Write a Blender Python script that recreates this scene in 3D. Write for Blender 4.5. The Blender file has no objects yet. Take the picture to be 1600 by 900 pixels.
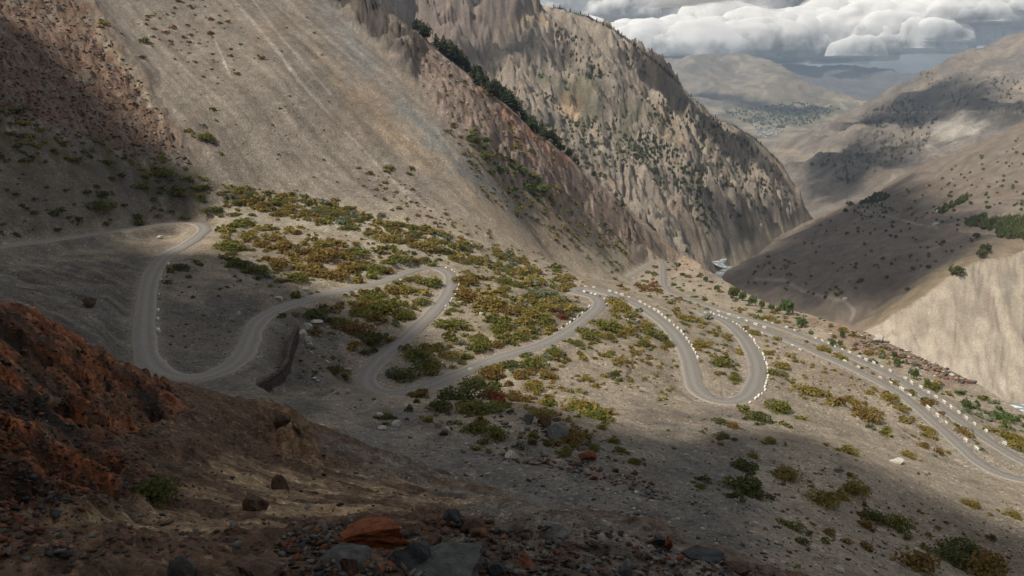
import bpy, math, random
import numpy as np
from mathutils import Vector, Matrix

# ------------------------------------------------------------------ camera, sky, sun, exposure
sc = bpy.context.scene
col = sc.collection
FOC, VH = 1200.0, 190.0                         # focal length and horizon row of the 1600 x 900 photograph
PITCH = math.atan((450 - VH) / FOC)
CP, SP = math.cos(PITCH), math.sin(PITCH)
cam_d = bpy.data.cameras.new('camera')
cam_d.sensor_width = 36.0
cam_d.lens = 36.0 * FOC / 1600.0
cam_d.clip_start, cam_d.clip_end = 0.5, 60000.0
cam = bpy.data.objects.new('camera', cam_d)
col.objects.link(cam)
cam.location = (0, 0, 0)
cam.rotation_euler = (math.pi / 2 - PITCH, 0, 0)
sc.camera = cam

SUN = Vector((-0.52, -0.40, 0.76)).normalized()  # towards the sun: high, from the left
SUN_EL = math.asin(SUN.z)
sun_d = bpy.data.lights.new('sun', 'SUN')
sun_d.energy = 5.0
sun_d.angle = math.radians(0.53)
sun_d.color = (1.0, 0.92, 0.80)
sun = bpy.data.objects.new('sun', sun_d)
col.objects.link(sun)
sun.rotation_euler = SUN.to_track_quat('Z', 'Y').to_euler()
sun.location = (0, 0, 3000)

world = bpy.data.worlds.new('World')
sc.world = world
world.use_nodes = True
wn, wl = world.node_tree.nodes, world.node_tree.links
wn.clear()
def N(nodes, t, **kw):
    n = nodes.new(t)
    for k, v in kw.items():
        if k.startswith('i_'):
            n.inputs[k[2:].replace('_', ' ')].default_value = v
        else:
            setattr(n, k, v)
    return n
def ramp(nodes, stops, interp='LINEAR'):
    r = nodes.new('ShaderNodeValToRGB')
    r.color_ramp.interpolation = interp
    el = r.color_ramp.elements
    while len(el) < len(stops):
        el.new(0.5)
    for e, (p, c) in zip(el, stops):
        e.position = p
        e.color = (c, c, c, 1) if not hasattr(c, '__len__') else (*c, 1)
    return r
sky = N(wn, 'ShaderNodeTexSky', sky_type='NISHITA', sun_disc=False)
sky.sun_elevation = SUN_EL
sky.sun_rotation = math.atan2(SUN.x, SUN.y)
sky.altitude = 3000
sky.air_density, sky.dust_density, sky.ozone_density = 1.0, 1.5, 1.0
tc = N(wn, 'ShaderNodeTexCoord')
mp = N(wn, 'ShaderNodeMapping')
mp.inputs['Scale'].default_value = (1.0, 1.0, 2.1)
mp.inputs['Rotation'].default_value = (0.0, 0.22, 0.35)
mp.inputs['Location'].default_value = (0.42, 0.1, 0.0)
wl.new(tc.outputs['Generated'], mp.inputs['Vector'])
cn1 = N(wn, 'ShaderNodeTexNoise', i_Scale=2.6, i_Detail=7.0, i_Roughness=0.62, i_Distortion=0.25)
cn2 = N(wn, 'ShaderNodeTexNoise', i_Scale=9.0, i_Detail=8.0, i_Roughness=0.6, i_Distortion=0.5)
wl.new(mp.outputs[0], cn1.inputs['Vector']); wl.new(mp.outputs[0], cn2.inputs['Vector'])
cover = ramp(wn, [(0.38, 0.0), (0.48, 1.0)])
wl.new(cn1.outputs['Fac'], cover.inputs[0])
tone = ramp(wn, [(0.32, (2.9, 2.9, 3.0)), (0.47, (3.7, 3.67, 3.65)), (0.57, (5.3, 5.2, 5.1)), (0.68, (6.8, 6.7, 6.55))])
wl.new(cn2.outputs['Fac'], tone.inputs[0])
cmix = N(wn, 'ShaderNodeMix', data_type='RGBA')
wl.new(cover.outputs[0], cmix.inputs[0]); wl.new(sky.outputs[0], cmix.inputs[6]); wl.new(tone.outputs[0], cmix.inputs[7])
bg = N(wn, 'ShaderNodeBackground', i_Strength=0.10)
wl.new(cmix.outputs[2], bg.inputs['Color'])
wo = N(wn, 'ShaderNodeOutputWorld')
wl.new(bg.outputs[0], wo.inputs['Surface'])

sc.view_settings.view_transform = 'Standard'
sc.view_settings.look = 'None'
sc.view_settings.exposure = 0.12
sc.view_settings.gamma = 1.0
sc.view_settings.use_curve_mapping = False
sc.cycles.max_bounces = 5
sc.cycles.diffuse_bounces = 2
sc.cycles.volume_bounces = 0
sc.cycles.use_adaptive_sampling = True
sc.cycles.adaptive_threshold = 0.02
sc.cycles.transparent_max_bounces = 24
sc.cycles.use_denoising = True

# ------------------------------------------------------------------ helpers: rays, noise, surfaces
rng = np.random.default_rng(7)
random.seed(7)

def ray(u, v):
    u = np.asarray(u, float); v = np.asarray(v, float)
    dx = (u - 800) / FOC; dy = (450 - v) / FOC
    return np.stack([dx, CP + SP * dy, -SP + CP * dy], -1)
def at(u, v, d):
    return ray(u, v) * np.asarray(d, float)[..., None]
def project(x, y, z):
    dep = y * CP - z * SP
    dep = np.where(dep < 1e-3, 1e-3, dep)
    return 800 + FOC * x / dep, 450 - FOC * (y * SP + z * CP) / dep, dep

_perm = np.random.default_rng(3).permutation(512)
_perm = np.concatenate([_perm, _perm, _perm])
_ga = np.random.default_rng(4).uniform(0, 2 * np.pi, 512)
_gx, _gy = np.cos(_ga), np.sin(_ga)
def perlin(x, y):
    xi = np.floor(x).astype(np.int64); yi = np.floor(y).astype(np.int64)
    fx = x - xi; fy = y - yi
    X = xi & 511; Y = yi & 511
    def g(ix, iy, dx, dy):
        h = _perm[_perm[ix & 511] + (iy & 511)]
        return _gx[h] * dx + _gy[h] * dy
    u = fx * fx * fx * (fx * (fx * 6 - 15) + 10); w = fy * fy * fy * (fy * (fy * 6 - 15) + 10)
    a = g(X, Y, fx, fy); b = g(X + 1, Y, fx - 1, fy)
    c = g(X, Y + 1, fx, fy - 1); d = g(X + 1, Y + 1, fx - 1, fy - 1)
    return 1.5 * ((a + (b - a) * u) * (1 - w) + (c + (d - c) * u) * w)
def fbm(x, y, oct=4, gain=0.5, lac=2.03):
    s = np.zeros_like(x); a = 1.0
    for i in range(oct):
        s += a * perlin(x + 17.3 * i, y - 9.1 * i); a *= gain; x = x * lac; y = y * lac
    return s
def ridged(x, y, oct=4, gain=0.5, lac=2.03):
    s = np.zeros_like(x); a = 1.0
    for i in range(oct):
        s += a * (1 - 2 * np.abs(perlin(x + 31.7 * i, y + 5.3 * i))); a *= gain; x = x * lac; y = y * lac
    return s
def worley(x, y, seed=0):
    """broken rock: per point the offset to its block's centre, three random numbers of the block, and the gap to the next block"""
    xi = np.floor(x).astype(np.int64); yi = np.floor(y).astype(np.int64)
    d1 = np.full(x.shape, 9.0); d2 = np.full(x.shape, 9.0)
    ox = np.zeros_like(x); oy = np.zeros_like(x); hid = np.zeros(x.shape, np.int64)
    for i in (-1, 0, 1):
        for j in (-1, 0, 1):
            h = _perm[_perm[(xi + i + seed) & 511] + ((yi + j) & 511)]
            dx = x - (xi + i + .5 + .42 * _gx[h]); dy = y - (yi + j + .5 + .42 * _gy[h]); d = np.hypot(dx, dy)
            m = d < d1; d2 = np.where(m, d1, np.minimum(d2, d)); d1 = np.where(m, d, d1)
            ox = np.where(m, dx, ox); oy = np.where(m, dy, oy); hid = np.where(m, h, hid)
    return ox, oy, _gx[(hid * 7 + 3) & 511], _gy[(hid * 5 + 11) & 511], _gx[(hid * 3 + 29) & 511], d2 - d1
def broken(x, y, tilt=.8, seed=0):
    """blocky fractured relief, about -1 to 1, with open joints"""
    ox, oy, a, b, c, gap = worley(x, y, seed)
    return .55 * a + tilt * (ox * b + oy * c) - .35 * (1 - smooth(0, .16, gap))
def smooth(a, b, x):
    t = np.clip((x - a) / (b - a), 0, 1)
    return t * t * (3 - 2 * t)

class TPS:
    """thin-plate surface z(x, y) through scattered survey points"""
    def __init__(self, P, reg=0.0, scale=None):
        P = np.asarray(P, float)
        self.c = P[:, :2].mean(0); self.s = scale or np.abs(P[:, :2] - self.c).max()
        q = (P[:, :2] - self.c) / self.s; n = len(q)
        r2 = ((q[:, None] - q[None]) ** 2).sum(-1)
        K = 0.5 * r2 * np.log(r2 + 1e-12) + reg * np.eye(n)
        Q = np.hstack([np.ones((n, 1)), q])
        A = np.block([[K, Q], [Q.T, np.zeros((3, 3))]])
        sol = np.linalg.solve(A, np.concatenate([P[:, 2], np.zeros(3)]))
        self.w, self.a, self.q = sol[:n], sol[n:], q
    def __call__(self, x, y):
        sh = x.shape
        X = (x.ravel() - self.c[0]) / self.s; Y = (y.ravel() - self.c[1]) / self.s
        out = self.a[0] + self.a[1] * X + self.a[2] * Y
        for (qx, qy), w in zip(self.q, self.w):
            r2 = (X - qx) ** 2 + (Y - qy) ** 2
            out += (0.5 * w) * r2 * np.log(r2 + 1e-12)
        return out.reshape(sh)
def lo(fn, sub):
    """evaluate a smooth surface on every sub-th row and column of a polar sheet and interpolate"""
    def f(sh):
        th, rr = sh.th, sh.lr
        ti = np.unique(np.append(np.arange(0, len(th), sub), len(th) - 1))
        ri = np.unique(np.append(np.arange(0, len(rr), sub), len(rr) - 1))
        T, R = np.meshgrid(th[ti], np.exp(rr[ri]), indexing='ij')
        Z = fn(R * np.sin(T), R * np.cos(T))
        Z1 = np.empty((len(ti), len(rr)))
        for i in range(len(ti)): Z1[i] = np.interp(rr, rr[ri], Z[i])
        k = np.clip(np.searchsorted(th[ti], th, 'right') - 1, 0, len(ti) - 2)
        w = ((th - th[ti][k]) / (th[ti][k + 1] - th[ti][k]))[:, None]
        return Z1[k] * (1 - w) + Z1[k + 1] * w
    return f

class Sheet:
    """a piece of terrain: heights over a grid that is finer near the viewer"""
    def __init__(self, t0, t1, nt, r0, r1, nr):
        self.th = np.radians(np.linspace(t0, t1, nt)); self.lr = np.linspace(math.log(r0), math.log(r1), nr)
        T, R = np.meshgrid(self.th, np.exp(self.lr), indexing='ij')
        self.x = R * np.sin(T); self.y = R * np.cos(T); self.r = R
        self.z = np.zeros_like(R)
    def height(self, x, y):
        x = np.asarray(x, float); y = np.asarray(y, float)
        t = (np.arctan2(x, y) - self.th[0]) / (self.th[1] - self.th[0])
        q = (np.log(np.hypot(x, y)) - self.lr[0]) / (self.lr[1] - self.lr[0])
        t = np.clip(t, 0, len(self.th) - 1.001); q = np.clip(q, 0, len(self.lr) - 1.001)
        i = t.astype(int); j = q.astype(int); a = t - i; b = q - j
        Z = self.z
        return (Z[i, j] * (1 - a) + Z[i + 1, j] * a) * (1 - b) + (Z[i, j + 1] * (1 - a) + Z[i + 1, j + 1] * a) * b
    def hit(self, u, v):
        """first point of this sheet on the sight line of a pixel; None where it is missed"""
        d = ray(u, v); th = math.atan2(d[0], d[1]); h = math.hypot(d[0], d[1])
        t = (th - self.th[0]) / (self.th[1] - self.th[0])
        if t < 0 or t >= len(self.th) - 1: return None
        i = int(t); a = t - i
        Z = self.z[i] * (1 - a) + self.z[i + 1] * a
        R = np.exp(self.lr)
        e = Z - d[2] / h * R
        k = np.argmax(e >= 0)
        if e[k] < 0: return None
        if k == 0: return None
        f = e[k - 1] / (e[k - 1] - e[k])
        rr = R[k - 1] + f * (R[k] - R[k - 1])
        return np.array([d[0] / h * rr, d[1] / h * rr, Z[k - 1] + f * (Z[k] - Z[k - 1])])
    def build(self, name, mat, color):
        nt, nr = self.x.shape
        me = bpy.data.meshes.new(name)
        co = np.stack([self.x, self.y, self.z], -1).reshape(-1, 3).astype(np.float32)
        idx = np.arange(nt * nr).reshape(nt, nr)
        q = np.stack([idx[:-1, :-1], idx[:-1, 1:], idx[1:, 1:], idx[1:, :-1]], -1).reshape(-1, 4)[:, ::-1]
        raw_mesh(me, co, q)
        me.polygons.foreach_set('use_smooth', np.ones(len(q), bool))
        c = np.ones((nt * nr, 4), np.float32); c[:, :3] = np.clip(color.reshape(-1, 3), 0.01, 0.9)
        me.attributes.new('Col', 'FLOAT_COLOR', 'POINT').data.foreach_set('color', c.ravel())
        me.materials.append(mat)
        o = bpy.data.objects.new(name, me); col.objects.link(o)
        o['kind'] = 'structure'
        return o

def raw_mesh(me, co, q):
    q = np.ascontiguousarray(q, np.int32); n, k = q.shape
    me.vertices.add(len(co)); me.vertices.foreach_set('co', np.ascontiguousarray(co, np.float32).ravel())
    me.loops.add(n * k); me.loops.foreach_set('vertex_index', q.ravel())
    me.polygons.add(n); me.polygons.foreach_set('loop_start', np.arange(0, n * k, k, dtype=np.int32))
    me.update(calc_edges=True)

def poly_sd(U, V, poly):
    """signed distance (positive inside) of points to a polygon"""
    P = np.asarray(poly, float); d = np.full(U.shape, 1e9); ins = np.zeros(U.shape, bool)
    for (x0, y0), (x1, y1) in zip(P, np.roll(P, -1, 0)):
        ex, ey = x1 - x0, y1 - y0
        t = np.clip(((U - x0) * ex + (V - y0) * ey) / (ex * ex + ey * ey + 1e-9), 0, 1)
        d = np.minimum(d, np.hypot(U - x0 - t * ex, V - y0 - t * ey))
        c = ((y0 > V) != (y1 > V)) & (U < ex * (V - y0) / (ey if abs(ey) > 1e-9 else 1e-9) + x0)
        ins ^= c
    return np.where(ins, d, -d)
def line_d(U, V, pts):
    d = np.full(U.shape, 1e9)
    for (x0, y0), (x1, y1) in zip(pts[:-1], pts[1:]):
        ex, ey = x1 - x0, y1 - y0
        t = np.clip(((U - x0) * ex + (V - y0) * ey) / (ex * ex + ey * ey + 1e-9), 0, 1)
        d = np.minimum(d, np.hypot(U - x0 - t * ex, V - y0 - t * ey))
    return d

# ------------------------------------------------------------------ materials
def terrain_material(name, s1, s2, bump, speck=0.5, vor=None, dark=0.0):
    """ground: surveyed rock and soil colour with stones, grain and fine relief"""
    m = bpy.data.materials.new(name); m.use_nodes = True
    n, l = m.node_tree.nodes, m.node_tree.links
    b = n['Principled BSDF']
    b.inputs['Roughness'].default_value = 0.95
    b.inputs['Specular IOR Level'].default_value = 0.15
    a = N(n, 'ShaderNodeAttribute', attribute_name='Col')
    g = N(n, 'ShaderNodeNewGeometry')
    n1 = N(n, 'ShaderNodeTexNoise', i_Scale=s1, i_Detail=4.0, i_Roughness=0.65)
    n2 = N(n, 'ShaderNodeTexNoise', i_Scale=s2, i_Detail=5.0, i_Roughness=0.75)
    for q in (n1, n2): l.new(g.outputs['Position'], q.inputs['Vector'])
    r1 = ramp(n, [(0.25, 1 - 0.55 * speck), (0.5, 1.0), (0.75, 1 + 0.45 * speck)])
    r2 = ramp(n, [(0.28, 1 - 0.9 * speck), (0.5, 1.0), (0.72, 1 + 0.8 * speck)])
    l.new(n1.outputs['Fac'], r1.inputs[0]); l.new(n2.outputs['Fac'], r2.inputs[0])
    m1 = N(n, 'ShaderNodeMix', data_type='RGBA', blend_type='MULTIPLY'); m1.inputs[0].default_value = 1
    m2 = N(n, 'ShaderNodeMix', data_type='RGBA', blend_type='MULTIPLY'); m2.inputs[0].default_value = 1
    l.new(a.outputs['Color'], m1.inputs[6]); l.new(r1.outputs[0], m1.inputs[7])
    l.new(m1.outputs[2], m2.inputs[6]); l.new(r2.outputs[0], m2.inputs[7])
    out = m2.outputs[2]
    hsrc = n2.outputs['Fac']
    if vor:
        v = N(n, 'ShaderNodeTexVoronoi', i_Scale=vor); v.feature = 'F1'
        l.new(g.outputs['Position'], v.inputs['Vector'])
        sep = N(n, 'ShaderNodeSeparateColor'); l.new(v.outputs['Color'], sep.inputs[0])
        rv = ramp(n, [(0.0, 1 - 0.6 * speck), (0.55, 1.0), (0.9, 1.05), (1.0, 1 + 1.3 * speck)])
        l.new(sep.outputs[0], rv.inputs[0])
        m3 = N(n, 'ShaderNodeMix', data_type='RGBA', blend_type='MULTIPLY'); m3.inputs[0].default_value = 1
        l.new(out, m3.inputs[6]); l.new(rv.outputs[0], m3.inputs[7]); out = m3.outputs[2]
        ad = N(n, 'ShaderNodeMath', operation='SUBTRACT'); l.new(n2.outputs['Fac'], ad.inputs[0]); l.new(v.outputs['Distance'], ad.inputs[1])
        hsrc = ad.outputs[0]
    l.new(out, b.inputs['Base Color'])
    bp = N(n, 'ShaderNodeBump', i_Strength=1.0, i_Distance=bump)
    l.new(hsrc, bp.inputs['Height']); l.new(bp.outputs[0], b.inputs['Normal'])
    return m

def plain_material(name, c, var=0.3, scale=3.0, rough=0.9, bump=0.0, attr=None, transl=0.0):
    m = bpy.data.materials.new(name); m.use_nodes = True
    n, l = m.node_tree.nodes, m.node_tree.links
    b = n['Principled BSDF']; b.inputs['Roughness'].default_value = rough
    b.inputs['Specular IOR Level'].default_value = 0.2
    g = N(n, 'ShaderNodeNewGeometry')
    t = N(n, 'ShaderNodeTexNoise', i_Scale=scale, i_Detail=4.0, i_Roughness=0.7)
    l.new(g.outputs['Position'], t.inputs['Vector'])
    r = ramp(n, [(0.28, 1 - var), (0.5, 1.0), (0.74, 1 + var)])
    l.new(t.outputs['Fac'], r.inputs[0])
    mx = N(n, 'ShaderNodeMix', data_type='RGBA', blend_type='MULTIPLY'); mx.inputs[0].default_value = 1
    if attr:
        a = N(n, 'ShaderNodeAttribute', attribute_name=attr); l.new(a.outputs['Color'], mx.inputs[6])
    else:
        mx.inputs[6].default_value = (*c, 1)
    l.new(r.outputs[0], mx.inputs[7]); l.new(mx.outputs[2], b.inputs['Base Color'])
    if bump:
        bp = N(n, 'ShaderNodeBump', i_Strength=0.8, i_Distance=bump)
        l.new(t.outputs['Fac'], bp.inputs['Height']); l.new(bp.outputs[0], b.inputs['Normal'])
    if transl:
        tr = N(n, 'ShaderNodeBsdfTranslucent'); l.new(mx.outputs[2], tr.inputs['Color'])
        ms = N(n, 'ShaderNodeMixShader', i_Fac=transl)
        l.new(b.outputs[0], ms.inputs[1]); l.new(tr.outputs[0], ms.inputs[2])
        l.new(ms.outputs[0], n['Material Output'].inputs['Surface'])
    return m

# ------------------------------------------------------------------ the road: its course, followed downhill at an even grade
ROAD_PX = [(-120,400),(-60,392),(0,385),(100,372),(200,357),(275,348),(312,350),(318,360),(297,378),(257,402),(235,435),(227,480),(225,520),(229,555),
 (250,582),(295,592),(340,583),(376,560),(390,532),(402,505),(430,485),(480,467),(540,452),(600,440),(640,424),(672,418),(697,424),
 (704,442),(692,468),(665,497),(625,535),(588,565),(571,592),(582,610),(612,616),(660,606),(720,582),(790,555),(850,537),(895,512),
 (926,488),(936,474),(928,464),(908,459),(895,455),(899,451),(916,450),(945,457),(985,471),(1020,492),(1050,518),(1070,548),(1080,580),
 (1086,604),(1106,622),(1135,629),(1163,621),(1180,598),(1182,570),(1171,543),(1152,518),(1130,501),(1112,494),(1096,488),(1100,485),
 (1130,493),(1170,508),(1220,527),(1280,553),(1340,580),(1400,612),(1440,643),(1490,687),(1530,724),(1575,745),(1620,752),(1640,742),
 (1612,728),(1570,705),(1510,665),(1450,622),(1390,586),(1340,562),(1290,540),(1240,520),(1180,500),(1120,482),(1077,467),(1052,459),
 (1038,447),(1036,425),(1034,411),(1024,408),(1000,422),(975,437),(962,445)]
def catmull(P, n=10):
    P = np.asarray(P, float); P = np.vstack([2 * P[0] - P[1], P, 2 * P[-1] - P[-2]]); out = []
    for i in range(1, len(P) - 2):
        a, b, c, d = P[i - 1:i + 3]
        for t in np.arange(n) / n:
            out.append(0.5 * (2 * b + (c - a) * t + (2 * a - 5 * b + 4 * c - d) * t * t + (3 * b - a - 3 * c + d) * t ** 3))
    out.append(P[-2]); return np.array(out)
rp = catmull(ROAD_PX, 12)
d0 = 212.0; q = ray(*rp[0]) * d0; RC = [q]
for k, (u, v) in enumerate(rp[1:]):
    g = 0.042 if k < 12 * 62 else 0.045
    r = ray(u, v); ds = np.linspace(d0 * 0.8, d0 * 1.25, 3001); X = r * ds[:, None]
    e = X[:, 2] - (q[2] - g * np.hypot(X[:, 0] - q[0], X[:, 1] - q[1]))
    ix = np.where(np.sign(e[:-1]) != np.sign(e[1:]))[0]
    j = ix[np.argmin(np.abs(ds[ix] - d0))] if len(ix) else np.argmin(np.abs(e))
    d0 = ds[j]; q = X[j]; RC.append(q)
RC = np.array(RC)
def resample(P, step, sm=0):
    P = np.asarray(P, float)
    for _ in range(sm):
        P = np.vstack([P[0], (P[:-2] + 2 * P[1:-1] + P[2:]) / 4, P[-1]])
    s = np.concatenate([[0], np.cumsum(np.linalg.norm(np.diff(P[:, :2], axis=0), axis=1))])
    t = np.arange(0, s[-1], step)
    return np.stack([np.interp(t, s, P[:, i]) for i in range(3)], -1)
RC = resample(RC, 1.2, 3)
RC = resample(RC, 1.2, 6)
ROAD_W = 2.6                                    # half width

# ------------------------------------------------------------------ terrain survey points: (column, row, distance)
def pts(L):
    L = np.asarray(L, float); return at(L[:, 0], L[:, 1], L[:, 2])
# hillside with the road, scree above it, near ridge
fan = pts([(0,470,165),(-200,470,150),(100,500,163),(150,540,150),(450,622,130),(600,690,115),(700,740,100),(850,790,92),(1000,820,88),(1200,890,80),
 (1400,890,100),(1600,890,118),(1600,800,150),(1750,850,135),(1300,720,140),(1130,700,138),(900,650,138),(800,650,130),(300,800,75),(700,900,72),
 (340,300,335),(430,310,338),(520,322,338),(700,372,325),(800,402,335),(900,432,335),
 (-300,350,200),(1110,434,545),(1180,465,430),(1250,487,370),(1330,510,330),(1400,540,300),(1530,600,265),(1600,645,245),(1750,720,225)])
scree = [(-250,0,325),(-250,150,268),(-100,240,255),(0,0,390),(0,120,322),(0,230,274),(100,60,382),(100,220,300),(200,0,445),(200,150,368),(250,230,342),(300,80,420),(370,0,475),(370,180,374),(450,90,428),
 (450,240,368),(560,0,520),(580,140,430),(600,260,376),(700,300,374),(760,340,370),(750,220,427),(850,310,455),(850,380,440),(930,350,530),(900,300,525),(960,300,565),(1000,360,585),(1030,390,600),(930,390,482),(960,425,492)]
scree = pts(scree)
ridge_px = [(1095,425,625),(1075,405,622),(1050,370,615),(1010,300,610),(960,260,590),(900,210,560),(860,175,542),(800,135,530),(700,60,532),(640,5,545),(560,-70,560),(450,-170,570),(200,-300,560)]
ridge = pts(ridge_px)
step = RC[::14]
near_front = TPS(np.vstack([step, fan, scree, ridge]), reg=2e-5)
back = ridge + np.array([70, 95, -105])
back2 = ridge + np.array([180, 240, -300])
near_back = TPS(np.vstack([ridge, back, back2]), reg=1e-4)
crest = pts([(1110,434,545),(1180,465,430),(1250,487,370),(1330,510,330),(1400,540,300),(1530,600,265),(1600,645,245),(1750,720,225),(1900,800,200)])
gorge = TPS(np.vstack([crest, crest + np.array([95, 80, -85]), crest + np.array([190, 160, -175])]), reg=1e-4)

HILL = Sheet(-40, 40, 920, 58, 760, 470)
x, y = HILL.x, HILL.y
zf = lo(near_front, 6)(HILL)
zb = lo(near_back, 6)(HILL)
zg = lo(gorge, 6)(HILL)
# noise stretched down the fall line of the scree
fx, fy = .731, -.682
al = x * fx + y * fy; ac = -x * fy + y * fx
U, V, _ = project(x, y, zf)
steep = smooth(-55, -15, zf) * smooth(300, 345, np.hypot(x * .6, y))       # above the fan
rockL = np.clip(poly_sd(U, V, [(-300,-200),(110,-40),(225,120),(300,235),(230,250),(100,205),(-300,190)]) / 25 + .4, 0, 1)
cliffd = np.clip(poly_sd(U, V, [(430,-80),(640,-60),(688,36),(660,84),(648,128),(628,118),(592,70),(530,20)]) / 20 + .3, 0, 1)
facer = np.clip(poly_sd(U, V, [(640,0),(700,60),(860,175),(960,260),(1080,410),(1110,440),(960,400),(800,300),(680,190),(600,60)]) / 40 + .2, 0, 1)
endc = np.clip(poly_sd(U, V, [(985,290),(1010,295),(1060,370),(1100,430),(1060,420),(1020,370)]) / 10 + .3, 0, 1)
dark_left = np.clip(poly_sd(U, V, [(-300,330),(0,400),(215,400),(235,560),(150,560),(-300,560)]) / 30 + .2, 0, 1)
wq0 = fbm(x / 40, y / 40, 2)
nz = 0.35 * fbm(x / 9, y / 9, 4) + 0.9 * fbm(x / 45, y / 45, 2)
nz += steep * (.5 * fbm(ac / 16, al / 120, 3) + .28 * ridged(ac / 5 + .6 * wq0, al / 90, 3) + .12 * fbm(ac / 3, al / 30, 3))
wq = fbm(x / 30, y / 30, 3)
def terr(n, k):
    """ledges: rock that breaks in steps"""
    s = n * k; f = s - np.floor(s)
    return (np.floor(s) + smooth(.45, 1, f)) / k
nz += rockL * (1.0 * ridged(x / 13 + wq, y / 11 - wq, 4) + 1.5 * broken(x / 5 + .5 * wq, y / 5, .9) + .8 * broken(x / 2.2, y / 2.2, .9, 50))
nz += cliffd * (6.5 * terr(ridged(x / 30 + wq, y / 27 + .8 * wq, 4, .55), 2.2) + 2.6 * broken(x / 9 + wq, y / 9, .9) + 1.2 * broken(x / 3.6, y / 3.6 + wq, .9, 9))
nz += facer * (3.2 * ridged(ac / 34 + .9 * wq, al / 60 + wq, 4, .55) + 2.2 * broken(x / 9 + wq, y / 9, .8) + 1.0 * broken(x / 3.4, y / 3.4, .8, 77))
nz += endc * (4.0 * terr(ridged(ac / 16 + wq, al / 40, 4), 2) + 1.2 * ridged(x / 6, y / 6, 3))
nz += dark_left * (.9 * ridged((x * .5 + y) / 7, (x - .5 * y) / 40, 4))
# the rib at upper left whose edge throws a shadow on the scree
rib = np.clip(1 - line_d(U, V, [(100,-60),(150,20),(180,60),(225,120)]) / 26, 0, 1)
nz += 3.2 * rib * (U < 400)
zf = zf + nz
# little gullies on the lower fan
gul = np.clip(1 - line_d(U, V, [(990,545),(990,575),(980,590)]) / 4 - .5 * np.abs(fbm(x / 3, y / 3, 3)), 0, 1)
zf -= 1.1 * gul
zg = zg + 4 * ridged(x / 30, y / 30, 4) * smooth(0, 25, zf - zg)
z = np.minimum(np.minimum(zf + 3 * cliffd, zb + 7 + 9 * smooth(40, 75, zf) + 3 * fbm(x / 20, y / 20, 3)), zg)
# bench for the road
hx0 = RC[np.argmin(np.hypot(RC[:, 0] + 60, RC[:, 1] - 165))]
best = np.full(z.shape, 1e9); rz = np.zeros(z.shape)
dth = HILL.th[1] - HILL.th[0]; dlr = HILL.lr[1] - HILL.lr[0]
for p in RC:
    R = math.hypot(p[0], p[1]); w = 13.0
    ti = (math.atan2(p[0], p[1]) - HILL.th[0]) / dth; ri = (math.log(R) - HILL.lr[0]) / dlr
    a0, a1 = int(max(0, ti - w / R / dth)), int(min(len(HILL.th), ti + w / R / dth + 2))
    b0, b1 = int(max(0, ri - w / R / dlr)), int(min(len(HILL.lr), ri + w / R / dlr + 2))
    if a1 <= a0 or b1 <= b0: continue
    dd = np.hypot(x[a0:a1, b0:b1] - p[0], y[a0:a1, b0:b1] - p[1])
    m = dd < best[a0:a1, b0:b1]
    best[a0:a1, b0:b1][m] = dd[m]; rz[a0:a1, b0:b1][m] = p[2]
wgt = 1 - smooth(3.8, 9.0, best)
z = z * (1 - wgt) + (rz - 0.16) * wgt
# hollow under the walled shelf of the shaded curve
ZWALL = float(RC[np.argmin(np.hypot(RC[:, 0] - hx0[0], RC[:, 1] - hx0[1])), 2]) - .25
WALL_PX = [(392,604),(425,588),(446,566),(452,540),(464,508)]
wl_ = np.array([ray(u, v) * (ZWALL / ray(u, v)[2]) for u, v in WALL_PX + [(520,515),(540,560),(500,640),(430,640)]])
hol = np.clip(poly_sd(x, y, wl_[:, :2]) / 1.5 + .2, 0, 1) * np.clip(poly_sd(x, y, wl_[:, :2]) / -30 + 1.2, 0, 1)
z = z * (1 - hol) + np.minimum(z, ZWALL - 4.2 + .5 * fbm(x / 5, y / 5, 3)) * hol
HILL.z = z
road_dist = best

# foreground spur under the viewer
fgp = pts([(30,880,9),(150,880,9.5),(290,890,10),(500,890,10.5),(700,890,11),(900,890,13),(1100,890,15.5),
 (60,800,11),(200,790,14.5),(400,790,17),(600,800,18.5),(800,800,24),(950,830,22),(1050,840,20),
 (0,700,12.5),(100,700,15),(250,700,20),(400,720,24),(550,740,27),(680,765,28),
 (0,600,16),(100,600,20),(200,620,23),(300,640,27),(420,660,30),(520,700,31),(-200,700,10),(-300,550,12),(-100,900,8),(400,1100,6.5),(800,1100,7),(1200,1100,9),(0,1200,5.5)])
sil = pts([(-400,400,13),(-200,430,17),(-60,455,20),(0,475,22),(60,500,25),(100,526,27),(150,552,28.5),(210,580,30.5),(260,602,32),(320,618,33),(380,632,34),(440,646,35),(490,668,36),(540,692,37),
 (620,718,36),(720,757,32),(800,785,28.5),(900,806,26),(1000,822,24),(1080,842,22),(1150,868,20),(1210,898,18),(1300,950,15),(1450,1020,12)])
fg_front = TPS(np.vstack([fgp, sil]), reg=1e-5)
n_out = sil.copy(); n_out[:, 2] = 0; n_out /= np.linalg.norm(n_out, axis=1)[:, None]
fg_back = TPS(np.vstack([sil, sil + n_out * 18 + np.array([0, 0, -15]), sil + n_out * 45 + np.array([0, 0, -42])]), reg=1e-4)
FORE = Sheet(-46, 42, 690, 3.5, 76, 325)
xf, yf = FORE.x, FORE.y
z0 = fg_front(xf, yf) if False else lo(fg_front, 4)(FORE)
zbk = lo(fg_back, 4)(FORE)
UF, VF, _ = project(xf, yf, z0)
outc = np.clip(poly_sd(UF, VF, [(-500,380),(0,470),(210,560),(285,590),(290,650),(190,700),(190,780),(130,800),(-500,860)]) / 30 + .35, 0, 1)
knob = np.clip(poly_sd(UF, VF, [(395,640),(440,630),(480,660),(505,740),(455,720),(405,690)]) / 12 + .4, 0, 1)
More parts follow.
